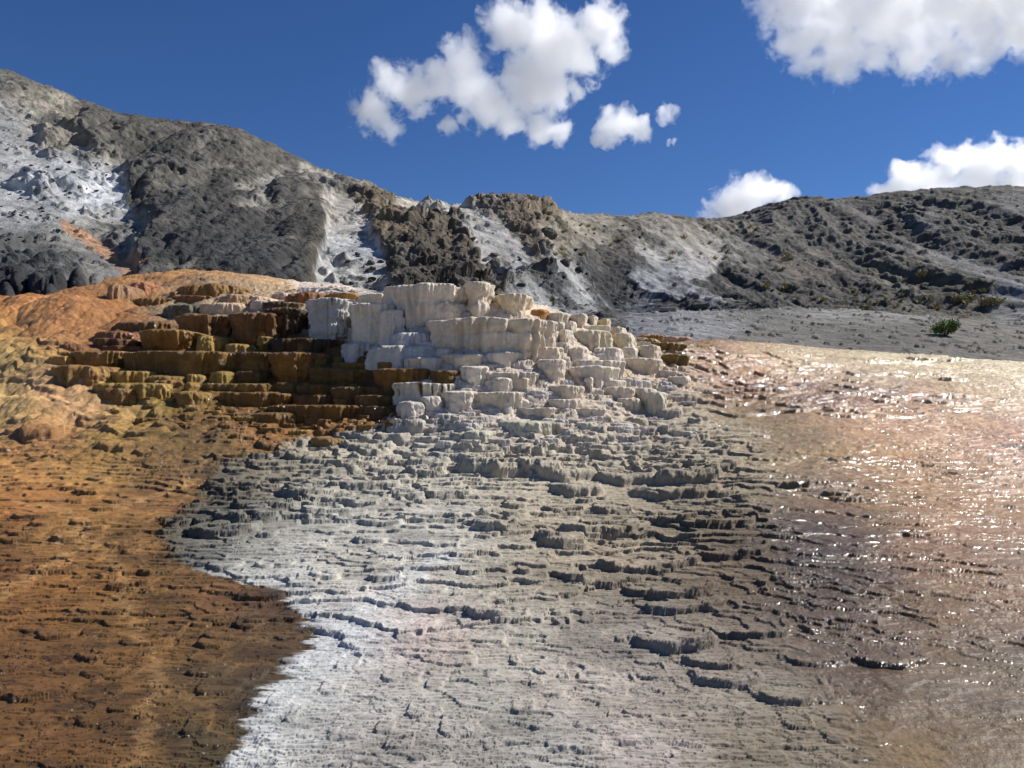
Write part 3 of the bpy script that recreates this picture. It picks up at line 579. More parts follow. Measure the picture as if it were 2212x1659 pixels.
def basin(f, X0, X1, Yt, Yb, style='R', pal=None, label=None, name='travertine_basin', cat='travertine terrace', group=None, stripes=0., dy=0., ext=.35, uneven=.05):
    u0, vt = crop(f, X0, Yt); u1, vb = crop(f, X1, Yb); uc = (u0 + u1) / 2; _n[0] += 1; seed = _n[0]
    yf = surf_y(uc, vb) - (.13 if vb < 400 else .08) + dy; yt = surf_y(uc, vt)
    W = (u1 - u0) / 2 / F * yf * (1.2 if style == 'D' else 1.12); zt = float(z_of(vt, yf)); zb_ = float(z_of(vb, yf)); H = max(zt - zb_, .08)
    Dp = float(np.clip(max(.5 * W, .5 * (yt - yf) + .45), .35, 2.4)); ext = max(ext, .4)
    pal = pal or WHITE[seed % 4]
    if pal[2] > 165: pal = (min(255, pal[0] * 1.07), min(255, pal[1] * 1.065), pal[2] * 1.02)
    me = basin_mesh(name, W, H, Dp, yf / F, style, pal, seed, stripes, ext, uneven)
    me.transform(Matrix.Translation((0, 0, H)))
    o = link(bpy.data.objects.new(name, me)); xc = float(x_of(uc, yf, (zt + zb_) / 2))
    yc = yf + Dp; o.location = (xc * (1 + 0 * yc), yc, zb_)
    return tag(o, label, cat, group)
w_, b_ = WHITE, BROWN
T_ = [ # frame, left, right, top, bottom, style, colour, label, extras
 ('D',105,400,457,715,'R',(205,202,204),'tall white drum streaked with dark brown vertical drip lines',dict(stripes=1.,name='travertine_drum')),
 ('D',350,720,485,740,'R',w_[1],'broad smooth white bastion just right of the streaked drum',{}),
 ('D',415,700,430,500,'R',w_[2],'low cream shelf above the white bastion beside the crown terrace',{}),
 ('D',570,1085,372,640,'F',w_[0],'large crown terrace of the white mound, widest at its rim',{}),
 ('D',1050,1232,355,580,'R',w_[2],'tall narrow cream block at the highest point of the white mound',{}),
 ('D',1230,1470,430,556,'F',(228,212,190),'cream bowl at the right end of the crown, tapering downwards',{}),
 ('D',530,730,520,735,'D',w_[0],'rounded white buttress in shadow below the crown terrace',{}),
 ('D',820,1055,478,600,'D',w_[2],'rounded cream dome with a sunlit right side under the crown rim',{}),
 ('D',870,1575,572,780,'R',w_[2],'widest cream ledge crossing the middle of the white mound',{}),
 ('D',1175,1410,655,782,'R',w_[1],'square white block below the widest ledge',{}),
 ('D',1395,1628,636,768,'R',w_[1],'taller white block joined to the right of the square one',{}),
 ('D',330,540,718,808,'D',(206,202,206),'smooth white lobe at the mound\'s lower left foot, beside a dark brown ledge',{}),
 ('D',518,905,732,838,'D',(212,208,208),'long swollen white lobe below the shaded buttress',{}),
 ('D',640,870,655,745,'D',(200,196,204),'bluish white hump between the buttress and the widest ledge',{}),
 ('D',895,1015,752,808,'D',w_[0],'small smooth white knob under the widest ledge',{}),
 ('D',705,945,812,878,'R',w_[0],'low white step above the long brown ledge end',{}),
 ('D',935,1190,785,874,'R',w_[2],'white step with crisp curved rim in the centre of the mound',{}),
 ('D',1180,1400,775,826,'R',w_[1],'thin white step right of the crisp curved one',{}),
 ('D',1390,1645,748,822,'R',w_[2],'thick oval white step under the two square blocks',{}),
 ('D',1650,1800,742,812,'D',w_[0],'round white cushion left of the long fluted cushion',{}),
 ('D',1790,2000,742,816,'D',w_[1],'long fluted white cushion on the mound\'s right side',{}),
 ('D',1035,1210,858,948,'R',w_[1],'white block that meets the tip of the long brown ledge',{}),
 ('D',1110,1490,895,950,'R',w_[2],'crumbly cream step right of the brown ledge tip',{}),
 ('D',1228,1360,928,1010,'R',w_[1],'small square cream block below the crumbly step',{}),
 ('D',1350,1480,928,990,'R',w_[2],'short block beside the small square cream one',{}),
 ('D',635,985,958,1068,'R',(214,208,200),'low white ledge with thick brown drips, at the left foot of the mound',dict(stripes=1.,name='travertine_drum')),
 ('D',660,820,1066,1155,'D',(210,200,196),'rounded white cushion under the brown-dripped low ledge',{}),
 ('D',800,930,1040,1130,'D',w_[0],'smaller white cushion tucked right of the one under the drips',{}),
 ('D',940,1130,1003,1115,'D',w_[0],'pale swollen block right of the brown drips',{}),
 ('D',1100,1400,1015,1085,'R',w_[2],'row-like cream step below the small square blocks',{}),
 ('D',1500,1665,812,938,'R',w_[0],'tall white step with a dark crack at its foot',{}),
 ('D',1660,1970,862,942,'R',w_[1],'wide white step with fluted right corner',{}),
 ('D',1690,2015,825,900,'R',w_[0],'cream step behind the fluted corner one',{}),
 ('D',1990,2240,812,892,'R',w_[2],'pinkish cream step at the right edge of the mound',{}),
 ('B',770,1005,138,265,'F',w_[2],'cream goblet-shaped terrace on the mound\'s right shoulder',{}),
 ('B',1000,1210,142,275,'F',w_[0],'second goblet-shaped terrace, on the skyline of the right shoulder',{}),
 ('B',1185,1300,166,275,'R',w_[2],'narrow block closing the right shoulder skyline',{}),
 ('B',1290,1430,202,305,'R',(214,200,168),'yellowish stepped block on the right shoulder',{}),
 ('B',830,960,232,312,'D',w_[0],'little white knob beneath the first goblet',{}),
 ('B',940,1075,232,325,'D',w_[2],'little cream knob beneath the second goblet',{}),
 ('B',1030,1420,270,325,'R',w_[0],'flat rimmed step above the big rounded bulge',{}),
 ('B',1040,1430,305,492,'D',(222,208,186),'big rounded cream bulge on the right shoulder of the mound',{}),
 ('B',1420,1600,280,440,'D',w_[2],'lumpy cream tower behind the fluted right flank',{}),
 ('B',1440,1700,335,540,'D',(222,210,190),'steep fluted cream flank at the mound\'s right end',{}),
 ('B',880,1045,315,492,'D',w_[0],'knobbly white column left of the big rounded bulge',{}),
 ('B',1700,1945,462,608,'D',w_[2],'outlying cream mound touching the olive and gold ledges',{}),
 ('B',1480,1720,480,610,'D',w_[0],'cluster of pale knobs at the base of the fluted flank',{}),
 ('B',205,430,800,955,'R',w_[2],'square pinkish block standing alone at mid height',{}),
 ('B',430,605,800,892,'R',w_[0],'pale block right of the lone pinkish one',{}),
 ('B',750,1145,880,1022,'R',w_[2],'broad knobbly cream terrace low in the mound',{}),
 ('B',1150,1265,805,908,'R',w_[0],'upright knob between two wide low steps',{}),
 ('B',1265,1565,822,908,'R',w_[1],'smooth wide step right of the upright knob',{}),
 ('B',1310,1668,902,1004,'R',w_[2],'smooth barrel-shaped step low on the right',{}),
 ('B',1665,1890,905,1004,'D',w_[0],'rounded step right of the barrel-shaped one',{}),
 ('B',1790,2010,948,1090,'D',(214,206,190),'jutting cream snout at the right foot of the mound',{}),
 ('B',2030,2240,780,865,'R',w_[0],'isolated low step out on the right apron',{}),
 ('B',760,1115,1018,1092,'R',w_[0],'low step under the broad knobbly terrace',{}),
 ('B',1470,1720,1010,1095,'R',w_[2],'low step under the barrel-shaped one',{}),
 ('B',200,610,1020,1128,'D',w_[1],'long lumpy white step in the lower centre',{}),
 ('B',480,880,1100,1172,'R',w_[2],'low flat ledge below the lower centre',{}),
 ('B',900,1380,1115,1178,'R',w_[0],'long low shelf at the base of the mound',{}),
 ('B',310,830,1245,1362,'D',(205,200,184),'dull cream swell at the mound\'s base, casting a dark shadow',{}),
 ('B',1060,1290,1262,1322,'D',(206,204,190),'flat oval cake out on the white apron',{}),
 ('B',-60,210,1345,1455,'D',(200,195,178),'grey cream lump at the lower left of the apron',{}),
 ('D',610,840,1205,1295,'D',(200,196,182),'low grey cream lobe where white apron meets orange mat',{}),
 ('D',950,1170,1208,1292,'D',(202,198,184),'low humped ledge right of the lobe by the orange mat',{}),
 ('D',1045,1290,1250,1312,'D',(200,196,182),'flattened ledge just below the low humped one',{}),
 ('D',1045,1460,1378,1540,'R',(192,186,168),'thick block ledge casting the deepest shadow on the apron',{}),
 ('D',1470,1870,1425,1560,'D',(192,186,168),'broad rounded block beside the deepest shadow',{}),
 ('D',1612,1870,1508,1645,'D',(194,188,172),'blunt block ledge further down the apron',{}),
 ('D',1860,2240,1488,1570,'R',(188,182,166),'long block ledge reaching to the apron\'s right side',{}),
 ('G',75,260,160,290,'D',(176,166,146),'big grey cream block at the right of the apron',dict()),
]
T_ = [t for t in T_ if not (t[0] == 'G' or (t[0] == 'D' and t[3] > 1200))]
BT = [
 ('E',970,1350,275,440,'F',(128,88,52),'large brown basin with flat rim, left of the two joined ones',{}),
 ('E',1290,1675,263,465,'F',(122,80,40),'tall brown basin with fringed rim on its right side',{}),
 ('E',745,1112,367,492,'F',(140,98,46),'ochre barrel-shaped basin in front of the two large brown ones',{}),
 ('E',1105,1288,396,492,'D',(168,128,62),'golden lumpy basin beside the ochre barrel-shaped one',{}),
 ('E',1290,1470,450,498,'D',(170,130,74),'small golden hump right of the golden lumpy basin',{}),
 ('E',1482,1582,408,480,'R',(140,104,52),'little stepped golden block under the tall brown basin',{}),
 ('E',1500,1775,202,262,'R',(84,58,28),'dark brown shelf that touches the streaked white drum',{}),
 ('E',1480,1790,240,435,'R',(72,48,22),'deep brown wall recessed left of the streaked white drum',dict(dy=.3)),
 ('E',1560,1995,418,530,'R',(70,50,26),'darkest brown ledge at the foot of the streaked drum',{}),
 ('E',285,720,490,605,'R',(138,98,50),'left third of the longest brown wall, reddish at its end',{}),
 ('E',640,1345,492,640,'R',(116,84,42),'middle of the longest brown wall',{}),
 ('E',1290,1640,498,640,'R',(98,70,34),'shaded stretch of the longest brown wall',{}),
 ('E',1520,1850,500,690,'F',(134,88,38),'bulging brown and gold right end of the longest wall',{}),
 ('E',1790,1898,535,600,'D',(150,112,50),'golden knob on the right end of the longest brown wall',{}),
 ('A',565,1250,1020,1172,'R',(104,76,34),'left half of the long brown ledge that points at the white mound',{}),
 ('A',1238,1800,1018,1172,'R',(128,84,34),'lighter brown half of the long ledge that points at the mound',{}),
 ('A',1780,2092,1040,1162,'R',(104,72,28),'dark tip of the long brown ledge, touching white stone',{}),
 ('A',790,1245,960,1022,'R',(130,94,42),'thin fringed brown ledge above the long pointing one',{}),
 ('A',1240,1525,962,1022,'R',(112,80,36),'short brown ledge beside the thin fringed one',{}),
 ('A',790,955,900,962,'D',(128,92,40),'tiny brown cushion under the darkest ledge',{}),
 ('A',-20,185,1168,1255,'R',(118,86,42),'short brown step left of the doubled thin ledges',{}),
 ('A',178,520,1165,1250,'R',(120,86,42),'brown step with ragged rim left of the doubled thin ledges',{}),
 ('A',425,1200,1178,1285,'R',(116,80,36),'first of the doubled thin brown ledges',{}),
 ('A',790,1405,1215,1312,'R',(112,76,34),'second of the doubled thin brown ledges, reaching the dripping white one',{}),
 ('A',-40,392,1262,1405,'R',(114,78,38),'squat brown step with a worn front',{}),
 ('A',380,800,1285,1395,'R',(116,80,38),'squat brown step with two shallow bays',{}),
 ('A',775,1020,1320,1395,'R',(118,84,42),'small step between the squat ones and the white cushion',{}),
 ('A',1005,1500,1298,1405,'R',(114,78,36),'brown ledge ending under the dripping white one',{}),
 ('A',150,1170,1395,1550,'R',(120,82,38),'widest low brown ledge with pale scratches on its face',{}),
 ('A',1100,1460,1400,1500,'R',(96,68,34),'shaded ledge behind the widest low brown one',{}),
 ('A',-20,400,1470,1575,'D',(130,90,44),'brown cushion at the left end of the lowest ledges',{}),
 ('A',515,700,1508,1562,'D',(136,92,46),'small brown bun in front of the widest low ledge',{}),
 ('A',870,1360,1590,1650,'R',(140,96,50),'lowest thin brown ledge before the white apron begins',{}),
 ('C',-60,245,902,985,'D',(172,124,70),'round tan step at the far left under the reddish rim',{}),
 ('C',-60,572,990,1172,'D',(156,112,60),'large tan and ochre bulge at the left end of the steps',{}),
 ('C',565,975,1042,1178,'R',(150,116,58),'olive tan block ledge below the longest wall',{}),
 ('C',940,1325,1098,1180,'D',(150,112,58),'low ochre lobe beside the olive tan block',{}),
 ('C',980,1345,1140,1240,'D',(140,98,52),'reddish ochre lobe below the low one',{}),
 ('C',1320,1550,1080,1165,'D',(158,118,58),'small ochre tussock under the longest wall',{}),
 ('C',1590,1845,1045,1165,'D',(150,118,54),'ochre stump leaning on the bulging right end',{}),
 ('C',1820,2200,1048,1165,'R',(92,66,32),'shadowed step next to the ochre stump',{}),
 ('C',1450,2240,1170,1260,'R',(124,90,44),'slender ochre ledge running right under the tussocks',{}),
 ('C',1360,1480,1160,1250,'D',(140,104,50),'tiny ochre post at the slender ledge\'s left end',{}),
 ('C',380,1150,1165,1300,'D',(162,126,66),'long ochre shelf with a yellow sunlit end',{}),
 ('C',480,830,1212,1305,'D',(134,92,48),'red brown hump in front of the long ochre shelf',{}),
 ('C',700,935,1268,1362,'D',(146,112,58),'olive lump right of the red brown hump',{}),
 ('C',1215,1545,1255,1352,'D',(150,110,54),'ochre bun at the yellow pool\'s right side',{}),
 ('C',1695,2240,1256,1372,'R',(124,86,42),'ledge with blunt left end above the brown rubble',{}),
 ('C',800,1440,622,860,'P0',(0,0,0),None,{}),
 ('C',410,810,640,725,'D',(140,86,56),'dusky pink knobbly step left of the ochre barrel',{}),
 ('C',395,830,720,812,'R',(96,58,36),'dark red brown step below the dusky pink one',{}),
 ('C',420,910,788,845,'D',(120,72,42),'low red brown lip just above the longest wall',{}),
 ('C',640,1185,545,628,'D',(118,80,42),'dark toothed ridge behind the ochre barrel',{}),
 ('C',60,285,762,832,'D',(130,80,50),'low maroon mound by the pinkish pool at the far left',{}),
 ('C',1215,1920,163,300,'D',(158,112,58),'long amber loaf-shaped flow high on the left',{}),
 ('C',1195,1365,248,288,'D',(150,98,58),'small rosy slab below the amber loaf',{}),
 ('C',1230,1620,285,352,'R',(140,88,44),'rusty fluted shelf below the amber loaf',{}),
 ('C',1120,1570,368,470,'D',(104,96,80),'dark grey crusted hump behind the large brown basins',{}),
 ('C',1480,2010,350,462,'D',(226,196,166),'pale peach flow in front of the rusty shelf',{}),
 ('C',1650,2060,262,400,'D',(196,164,130),'beige rounded flow with soft folds',{}),
 ('C',1990,2240,285,400,'D',(222,192,166),'pale pink folds right of the beige flow',{}),
 ('A',-60,290,325,420,'D',(222,196,176),'whitish pillow left of the dark brown shelf',{}),
 ('A',160,440,250,320,'D',(214,190,172),'small whitish pillow near the skyline of the orange flows',{}),
 ('A',290,760,248,345,'D',(150,90,42),'rust coloured bank above the dark brown shelf',{}),
 ('A',700,1080,258,310,'R',(170,120,60),'mustard lip over the streaked white drum',{}),
 ('C',530,785,165,305,'D',(165,120,95),'pinkish boulder-like flow beside the dark rocks',{}),
 ('C',725,1040,148,305,'D',(188,130,98),'smooth rosy bulge right of the pinkish boulder-like flow',{}),
 ('C',640,1230,305,380,'D',(150,105,58),'olive banded roll above the orange slope',{}),
 ('E',1480,1600,925,962,'D',(134,84,46),'low russet bun near the white apron\'s corner',{}),
 ('E',1800,2020,1008,1060,'D',(140,104,68),'tan lobe half covered by the orange mat\'s edge',{}),
 ('B',1700,1940,368,430,'R',(170,112,56),'orange rimmed ledge behind the outlying cream mound',{}),
 ('B',1640,1925,400,465,'D',(140,108,52),'golden olive ledge with wet shine, right of the mound',{}),
 ('B',1780,2240,448,530,'R',(124,94,44),'olive fluted wall at the head of the glittering sheet',{}),
 ('B',1900,2240,560,662,'R',(112,88,40),'dark olive row of knobs above the cream steps',{}),
 ('B',1900,2240,380,440,'R',(220,186,156),'pink topped ledge at the head of the glittering sheet',{}),
 ('B',600,785,105,165,'D',(176,110,52),'small orange cap showing between the crown and the right shoulder',{}),
]
BT = [t for t in BT if t[5] != 'P0']
for t in T_ + BT:
    f_, a, b, c, d_, stl, pl, lb, kw = t
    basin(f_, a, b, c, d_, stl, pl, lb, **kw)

# small ledges: a few shapes, copied
def protos(n, pal, name, seed):
    out = []
    for k in range(n):
        st_ = 'D' if k % 2 else 'R'
        me = basin_mesh(name, .5, .26, .32, .034, st_, pal[k % len(pal)], seed + k, ext=.3)
        me.transform(Matrix.Translation((0, 0, .26))); out.append(me)
    return out
def scatter(n, poly, pr, name, label, group, wr, hr, ysq=1.):
    P2 = np.array(poly, float); lo, hi = P2.min(0), P2.max(0); k = 0
    base = {}
    while k < n:
        u = rnd.uniform(lo[0], hi[0]); v = rnd.uniform(lo[1], hi[1])
        ins = False; m = len(poly)
        for i in range(m):
            (x1, y1), (x2, y2) = poly[i], poly[(i + 1) % m]
            if (y1 > v) != (y2 > v) and u < (x2 - x1) * (v - y1) / (y2 - y1) + x1: ins = not ins
        if not ins: continue
        yy = surf_y(u, v); W = rnd.uniform(*wr) / F * yy / 2; H = rnd.uniform(*hr) / F * yy
        me = rnd.choice(pr)
        if me.name in base: o = base[me.name].copy()
        else: o = bpy.data.objects.new(name, me); base[me.name] = o
        link(o); o.scale = (W / .5, max(W / .5 * .8, .35), H / .26)
        p_, _ = ground_at(u, v)
        o.location = (float(x_of(u, yy, float(p_[2]))), yy + .3 * o.scale[1] - .02, float(p_[2]) - .35 * H); o.rotation_euler = (0, 0, rnd.uniform(-.15, .15))
        tag(o, label, 'travertine ledge', group); k += 1
pw = protos(8, WHITE, 'travertine_ledge', 500); 
pb = protos(8, BROWN + OCHRE, 'travertine_ledge', 540)
scatter(170, [(440,330),(640,335),(690,400),(690,450),(560,455),(440,450),(430,400)], pw, 'travertine_ledge', 'small crumbly white ledge among the larger steps of the mound', 'small white ledges on the mound', (7, 24), (3.5, 7))
scatter(90, [(120,372),(330,385),(400,425),(350,440),(180,440),(110,410)], pb, 'travertine_ledge', 'small brown ledge among the brown steps left of the mound', 'small brown ledges', (8, 26), (3, 6.5))

# ------------------------------------------------------------------ boulders
def boulder_mesh(seed, c):
    bm = bmesh.new(); bmesh.ops.create_icosphere(bm, subdivisions=4, radius=1.)
    P = np.array([v.co[:] for v in bm.verts]); fc = np.array([[v.index for v in f.verts] for f in bm.faces]); bm.free()
    r = np.random.default_rng(seed)
    for _ in range(9):                              # flat broken faces
        n_ = r.normal(size=3); n_ /= np.linalg.norm(n_); dd = r.uniform(.55, .85); s = P @ n_; P -= np.outer(np.clip(s - dd, 0, None), n_) * .9
    P *= 1 + (.12 * fb3(P[:, 0] * 2 + seed, P[:, 1] * 2, P[:, 2] * 2, 3, seed) + .05 * fb3(P[:, 0] * 7, P[:, 1] * 7, P[:, 2] * 7, 2, seed + 1))[:, None]
    P[:, 2] *= .7
    cc = lin(c)[None, :] * ALB * (1 + .3 * fb3(P[:, 0] * 2, P[:, 1] * 2, P[:, 2] * 2 + seed, 3, seed + 2))[:, None]
    return raw_mesh('boulder', P, np.zeros((0, 4), int), M_bould, cc, None, False, T=fc)
bp_dark = [boulder_mesh(700 + k, c) for k, c in enumerate([(84,82,78),(96,92,84),(74,76,80),(104,100,90)])]
bp_pale = [boulder_mesh(720 + k, c) for k, c in enumerate([(170,165,155),(150,146,138)])]
def boulders(n, boxes, pr, label, group, rr):
    base = {}
    for k in range(n):
        (a, b, c, d_) = boxes[k % len(boxes)]; u, v = rnd.uniform(a, b), rnd.uniform(c, d_); p = hill_at(u, v)
        R = rnd.uniform(*rr) ** 1. / F * p.y; me = rnd.choice(pr)
        if me.name in base: o = base[me.name].copy()
        else: o = bpy.data.objects.new('boulder', me); base[me.name] = o
        link(o); o.location = p + Vector((0, 0, R * .15)); o.scale = (R * rnd.uniform(.8, 1.4), R, R * rnd.uniform(.7, 1.1)); o.rotation_euler = (rnd.uniform(-.3, .3), rnd.uniform(-.3, .3), rnd.uniform(0, 6.28))
        tag(o, label, 'boulder', group)
boulders(60, [(5,130,120,230),(30,110,160,200),(0,60,180,260)], bp_dark, 'dark loose stone lying on the pale scree of the left hill', 'stones on the left scree', (1., 2.6))
boulders(50, [(380,500,240,288),(330,400,255,290),(470,545,255,300)], bp_dark, 'dark broken rock at the foot of the tan crags', 'rocks under the crags', (2., 4.6))
boulders(50, [(560,650,222,300),(700,860,230,305),(880,1020,200,300)], bp_dark, 'dark rock lying on the slope of the right hill', 'rocks on the right hill', (1., 2.6))
boulders(24, [(600,1020,316,345)], bp_dark, 'small dark stone on the grey gravel knoll', 'stones on the grey knoll', (.6, 1.2))
def one(u, v, r_, me, label, sx=1., sz=1.):
    p = hill_at(u, v); R = r_ / F * p.y; o = link(bpy.data.objects.new('boulder', me)); o.location = p; o.scale = (R * sx, R, R * sz)
    o.rotation_euler = (0, 0, rnd.uniform(0, 6)); tag(o, label, 'boulder')
one(565, 264, 8, bp_dark[2], 'blue-grey boulder in the gully below the tan crag', 1.2)
one(579, 270, 6, bp_dark[2], 'smaller blue-grey boulder right of the gully boulder', 1.3)
one(548, 236, 10, bp_dark[3], 'rounded cracked grey block under the skyline crag', 1.2, 1.3)
one(662, 311, 9, bp_pale[0], 'pale flat slab at the left end of the grey knoll', 1.7, .6)
one(700, 306, 8, bp_pale[1], 'pale lumpy rock at the crest of the grey knoll', 1.6, .7)

# ------------------------------------------------------------------ plants
def leafmat(name, c, rough=.7):
    m = bpy.data.materials.new(name); m.use_nodes = True; n = m.node_tree; p = n.nodes['Principled BSDF']
    g = n.nodes.new('ShaderNodeNewGeometry'); r_ = n.nodes.new('ShaderNodeMapRange'); n.links.new(g.outputs['Random Per Island'], r_.inputs[0]); r_.inputs[3].default_value = .6; r_.inputs[4].default_value = 1.5
    s = n.nodes.new('ShaderNodeVectorMath'); s.operation = 'SCALE'; s.inputs[0].default_value = tuple(lin(c)); n.links.new(r_.outputs[0], s.inputs['Scale']); n.links.new(s.outputs[0], p.inputs['Base Color']); p.inputs['Roughness'].default_value = rough
    return m
M_green = leafmat('shrub leaves', (104, 122, 54)); M_olive = leafmat('dry leaves', (150, 138, 96)); M_bark = leafmat('bark', (84, 68, 52)); M_straw = leafmat('dry grass blades', (150, 138, 84))
def shrub(u, v, wpx, hpx, mat, label, name, cat, seed, n=1500, ls=.05):
    p = hill_at(u, v); S_ = p.y / F; R = wpx / 2 * S_; H = hpx * S_; r = np.random.default_rng(seed)
    root = bpy.data.objects.new(name, None); link(root); root.location = p; tag(root, label, cat)
    tips = []; Vs = []; Qs = []
    for k in range(14):
        a = r.uniform(0, 6.28); t = r.uniform(.25, .95); tip = np.array([math.cos(a) * R * t, math.sin(a) * R * t * .8, H * (1.02 - .45 * t * t) * r.uniform(.7, 1.05)]); tips.append(tip)
        mid = tip * .5 + r.normal(size=3) * R * .05; b = len(Vs)
        for q, c in enumerate([np.zeros(3), mid, tip]):
            w = R * .035 * (1 - .35 * q)
            for s in range(4): Vs.append(c + np.array([math.cos(s * 1.571) * w, math.sin(s * 1.571) * w, -.05 if q == 0 else 0]))
        for q in (0, 1):
            for s in range(4): Qs.append([b + q * 4 + s, b + q * 4 + (s + 1) % 4, b + q * 4 + 4 + (s + 1) % 4, b + q * 4 + 4 + s])
    link(bpy.data.objects.new('stems', raw_mesh('stems', np.array(Vs), np.array(Qs), M_bark)), root)
    tips = np.array(tips); k = r.integers(0, len(tips), n); c = tips[k] * r.uniform(.55, 1.08, (n, 1)) + r.normal(size=(n, 3)) * R * .13; c[:, 2] = np.abs(c[:, 2])
    a = r.normal(size=(n, 3)); a /= np.linalg.norm(a, axis=1, keepdims=True); b = np.cross(a, r.normal(size=(n, 3))); b /= np.linalg.norm(b, axis=1, keepdims=True)
    L_ = ls * R * r.uniform(.6, 1.5, (n, 1)); a = a * L_; b = b * L_ * .55
    Vl = np.stack([c - a, c - b, c + a, c + b], 1).reshape(-1, 3)
    link(bpy.data.objects.new('foliage', raw_mesh('foliage', Vl, np.arange(4 * n).reshape(-1, 4), mat, smooth=False)), root)
    return root
shrub(945, 336, 28, 16, M_green, 'bright green shrub alone on the grey gravel knoll', 'shrub', 'shrub', 1, 2200, .07)
shrub(923, 282, 12, 12, M_olive, 'small dark upright shrub on the slope of the right hill', 'shrub', 'shrub', 2, 900, .1)
shrub(962, 303, 24, 6, M_olive, 'broad dry olive bush at the foot of the right hill, left of its twin', 'shrub', 'shrub', 3, 1600, .07)
shrub(990, 306, 26, 6, M_olive, 'broad dry olive bush near the frame edge, right of its twin', 'shrub', 'shrub', 4, 1600, .07)
shrub(552, 305, 9, 7, M_green, 'tiny green bush behind the right shoulder of the mound', 'shrub', 'shrub', 5, 700, .1)
def tuft_mesh(seed):
    r = np.random.default_rng(seed); n = 70; a = r.uniform(0, 6.28, n); t = r.uniform(0, .35, n); b = np.stack([np.cos(a) * t, np.sin(a) * t, np.zeros(n)], 1)
    tip = b * 2.6 + np.stack([np.zeros(n), np.zeros(n), r.uniform(.5, 1., n)], 1); s = np.stack([-np.sin(a), np.cos(a), np.zeros(n)], 1) * .05
    return raw_mesh('grass_tuft', np.stack([b - s, b + s, tip + s * .2, tip - s * .2], 1).reshape(-1, 3), np.arange(4 * n).reshape(-1, 4), M_straw, smooth=False)
tm = [tuft_mesh(k) for k in range(3)]; base = {}
for k in range(70):
    a, b, c, d_ = [(640,760,226,262),(800,1000,280,302),(555,640,222,262),(860,990,300,312),(760,800,250,300)][k % 5]
    p = hill_at(rnd.uniform(a, b), rnd.uniform(c, d_)); q = k % 3
    o = base[q].copy() if q in base else bpy.data.objects.new('grass_tuft', tm[q]); base.setdefault(q, o); link(o)
    s = rnd.uniform(2.2, 4.5) / F * p.y; o.location = p; o.scale = (s * 1.5, s * 1.5, s); o.rotation_euler = (0, 0, rnd.uniform(0, 6)); tag(o, 'tuft of dry yellow-green grass on the rocky right-hand slopes', 'grass tuft', 'dry grass tufts on the slopes')

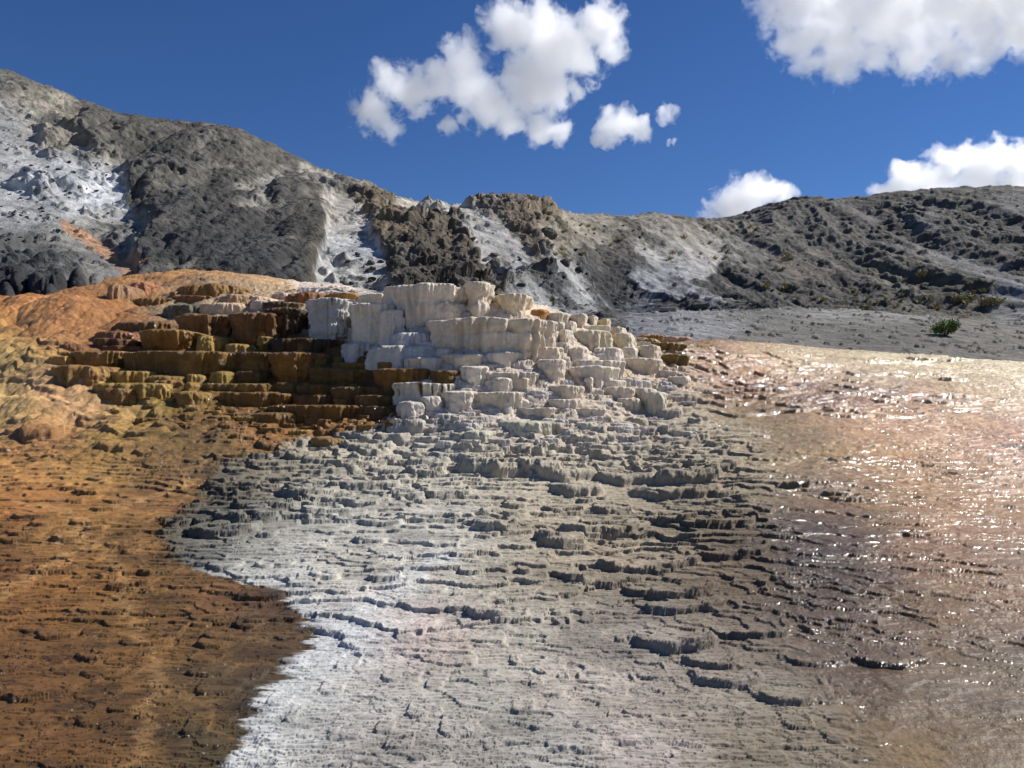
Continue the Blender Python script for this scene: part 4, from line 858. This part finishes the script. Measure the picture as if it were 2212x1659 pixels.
# ------------------------------------------------------------------ clouds: real scattering volumes two kilometres away
DC = 2000.
def ray(u, v):
    a = (u - 512) / F; e = (384 - v) / F
    return Vector((a, CP - e * SP, SP + e * CP))
def cloud(puffs, label, dens=.055, nscale=1 / 40, namp=3.4, bias=-.06, seed=0, dist=DC, soft=.4):
    r = random.Random(seed); bm = bmesh.new(); S_ = []; cen = ray(sum(p[0] for p in puffs) / len(puffs), sum(p[1] for p in puffs) / len(puffs)) * dist
    for p in puffs:
        u, v, rd = p; c = ray(u, v) * (dist + r.uniform(-20, 20)); R = rd / F * dist; S_.append((c - cen, R))
        bmesh.ops.create_icosphere(bm, subdivisions=3, radius=R * 1.45, matrix=Matrix.Translation(c - cen))
    me = bpy.data.meshes.new('cloud'); bm.to_mesh(me); bm.free(); ob = link(bpy.data.objects.new('cloud', me)); ob.location = cen
    md = ob.modifiers.new('r', 'REMESH'); md.mode = 'VOXEL'; md.voxel_size = 9
    dg = bpy.context.evaluated_depsgraph_get(); me2 = bpy.data.meshes.new_from_object(ob.evaluated_get(dg)); ob.modifiers.clear(); ob.data = me2; me2.name = 'cloud'
    mt = bpy.data.materials.new('cloud vapour'); mt.use_nodes = True; n = mt.node_tree; n.nodes.clear(); L = n.links.new; N = n.nodes.new
    out = N('ShaderNodeOutputMaterial'); vs = N('ShaderNodeVolumeScatter'); L(vs.outputs[0], out.inputs['Volume'])
    vs.inputs['Color'].default_value = (1, 1, 1, 1); vs.inputs['Anisotropy'].default_value = .75; mt.cycles.volume_step_rate = .45
    tc = N('ShaderNodeTexCoord'); pos = tc.outputs['Object']
    wn = N('ShaderNodeTexNoise'); L(pos, wn.inputs['Vector']); wn.inputs['Scale'].default_value = 1 / 55; wn.inputs['Detail'].default_value = 2
    wm_ = N('ShaderNodeVectorMath'); wm_.operation = 'MULTIPLY_ADD'; L(wn.outputs['Color'], wm_.inputs[0]); wm_.inputs[1].default_value = (46,) * 3; wm_.inputs[2].default_value = (-23,) * 3
    wa = N('ShaderNodeVectorMath'); L(pos, wa.inputs[0]); L(wm_.outputs[0], wa.inputs[1]); acc = None
    for c, R in S_:
        q = N('ShaderNodeVectorMath'); q.operation = 'DISTANCE'; L(wa.outputs[0], q.inputs[0]); q.inputs[1].default_value = c
        a = N('ShaderNodeMath'); a.operation = 'MULTIPLY_ADD'; L(q.outputs['Value'], a.inputs[0]); a.inputs[1].default_value = -1 / R; a.inputs[2].default_value = 1
        if acc is None: acc = a
        else:
            mx = N('ShaderNodeMath'); mx.operation = 'SMOOTH_MAX'; L(acc.outputs[0], mx.inputs[0]); L(a.outputs[0], mx.inputs[1]); mx.inputs[2].default_value = .3; acc = mx
    no = N('ShaderNodeTexNoise'); L(wa.outputs[0], no.inputs['Vector']); no.inputs['Scale'].default_value = nscale; no.inputs['Detail'].default_value = 9; no.inputs['Roughness'].default_value = .68
    b = N('ShaderNodeMath'); b.operation = 'MULTIPLY_ADD'; L(no.outputs[0], b.inputs[0]); b.inputs[1].default_value = namp; b.inputs[2].default_value = -namp / 2 + bias
    s = N('ShaderNodeMath'); L(acc.outputs[0], s.inputs[0]); L(b.outputs[0], s.inputs[1])
    mr = N('ShaderNodeMapRange'); L(s.outputs[0], mr.inputs[0]); mr.inputs[1].default_value = 0; mr.inputs[2].default_value = soft; mr.inputs[3].default_value = 0; mr.inputs[4].default_value = dens
    L(mr.outputs[0], vs.inputs['Density']); me2.materials.clear(); me2.materials.append(mt)
    return tag(ob, label, 'cloud', 'fair-weather clouds')
cloud([(372,112,22),(390,80,20),(392,130,12),(415,92,24),(440,82,22),(462,60,24),(470,85,26),(490,105,24),(515,30,28),(505,20,22),(540,22,24),(545,50,34),(570,45,28),(600,28,26),(612,50,16),(585,62,22),
       (530,85,34),(555,92,20),(510,120,18),(540,126,18),(558,132,14),(450,126,12),(465,122,10),(575,90,10)], 'largest ragged white cloud in the middle of the sky', seed=1)
cloud([(606,118,14),(624,122,18),(643,130,13),(597,137,9),(612,132,14)], 'small white cloud directly right of the largest one', seed=2, nscale=1 / 50)
cloud([(668,114,10),(662,112,6),(674,110,6)], 'tiny puff at the right of the small white cloud', seed=3, nscale=1 / 25, bias=-.05)
cloud([(670,143,4),(677,142,4)], 'faintest wisp low under the tiny puff', seed=4, nscale=1 / 20, bias=-.05)
cloud([(790,5,34),(800,40,26),(808,62,14),(835,10,38),(840,50,30),(850,75,14),(832,68,14),(885,15,42),(875,52,22),(935,5,42),(925,45,30),(915,68,14),(950,55,24),(975,10,42),(985,45,26),(1020,5,44),(1025,38,20),(1060,10,44),(960,68,12),(820,-20,36),(900,-30,40),(980,-30,40),(1050,-30,40)],
      'wide white cloud with hanging tatters in the top right corner', seed=5, nscale=1 / 48, dens=.034)
cloud([(735,192,17),(760,190,18),(748,198,22),(725,206,17),(775,193,14),(790,193,10),(798,194,6),(712,213,12),(752,184,13),(740,210,18)], 'white cloud sitting in the saddle of the skyline', seed=6, nscale=1 / 50)
cloud([(885,196,16),(905,180,18),(925,178,18),(945,165,20),(965,155,16),(985,158,20),(1010,160,22),(1035,165,24),(900,192,18),(940,190,22),(980,185,26),(1020,190,26),(915,168,8)], 'billowing cloud rising behind the right-hand hill', seed=7, nscale=1 / 48, bias=-.02, dens=.05, soft=.4)
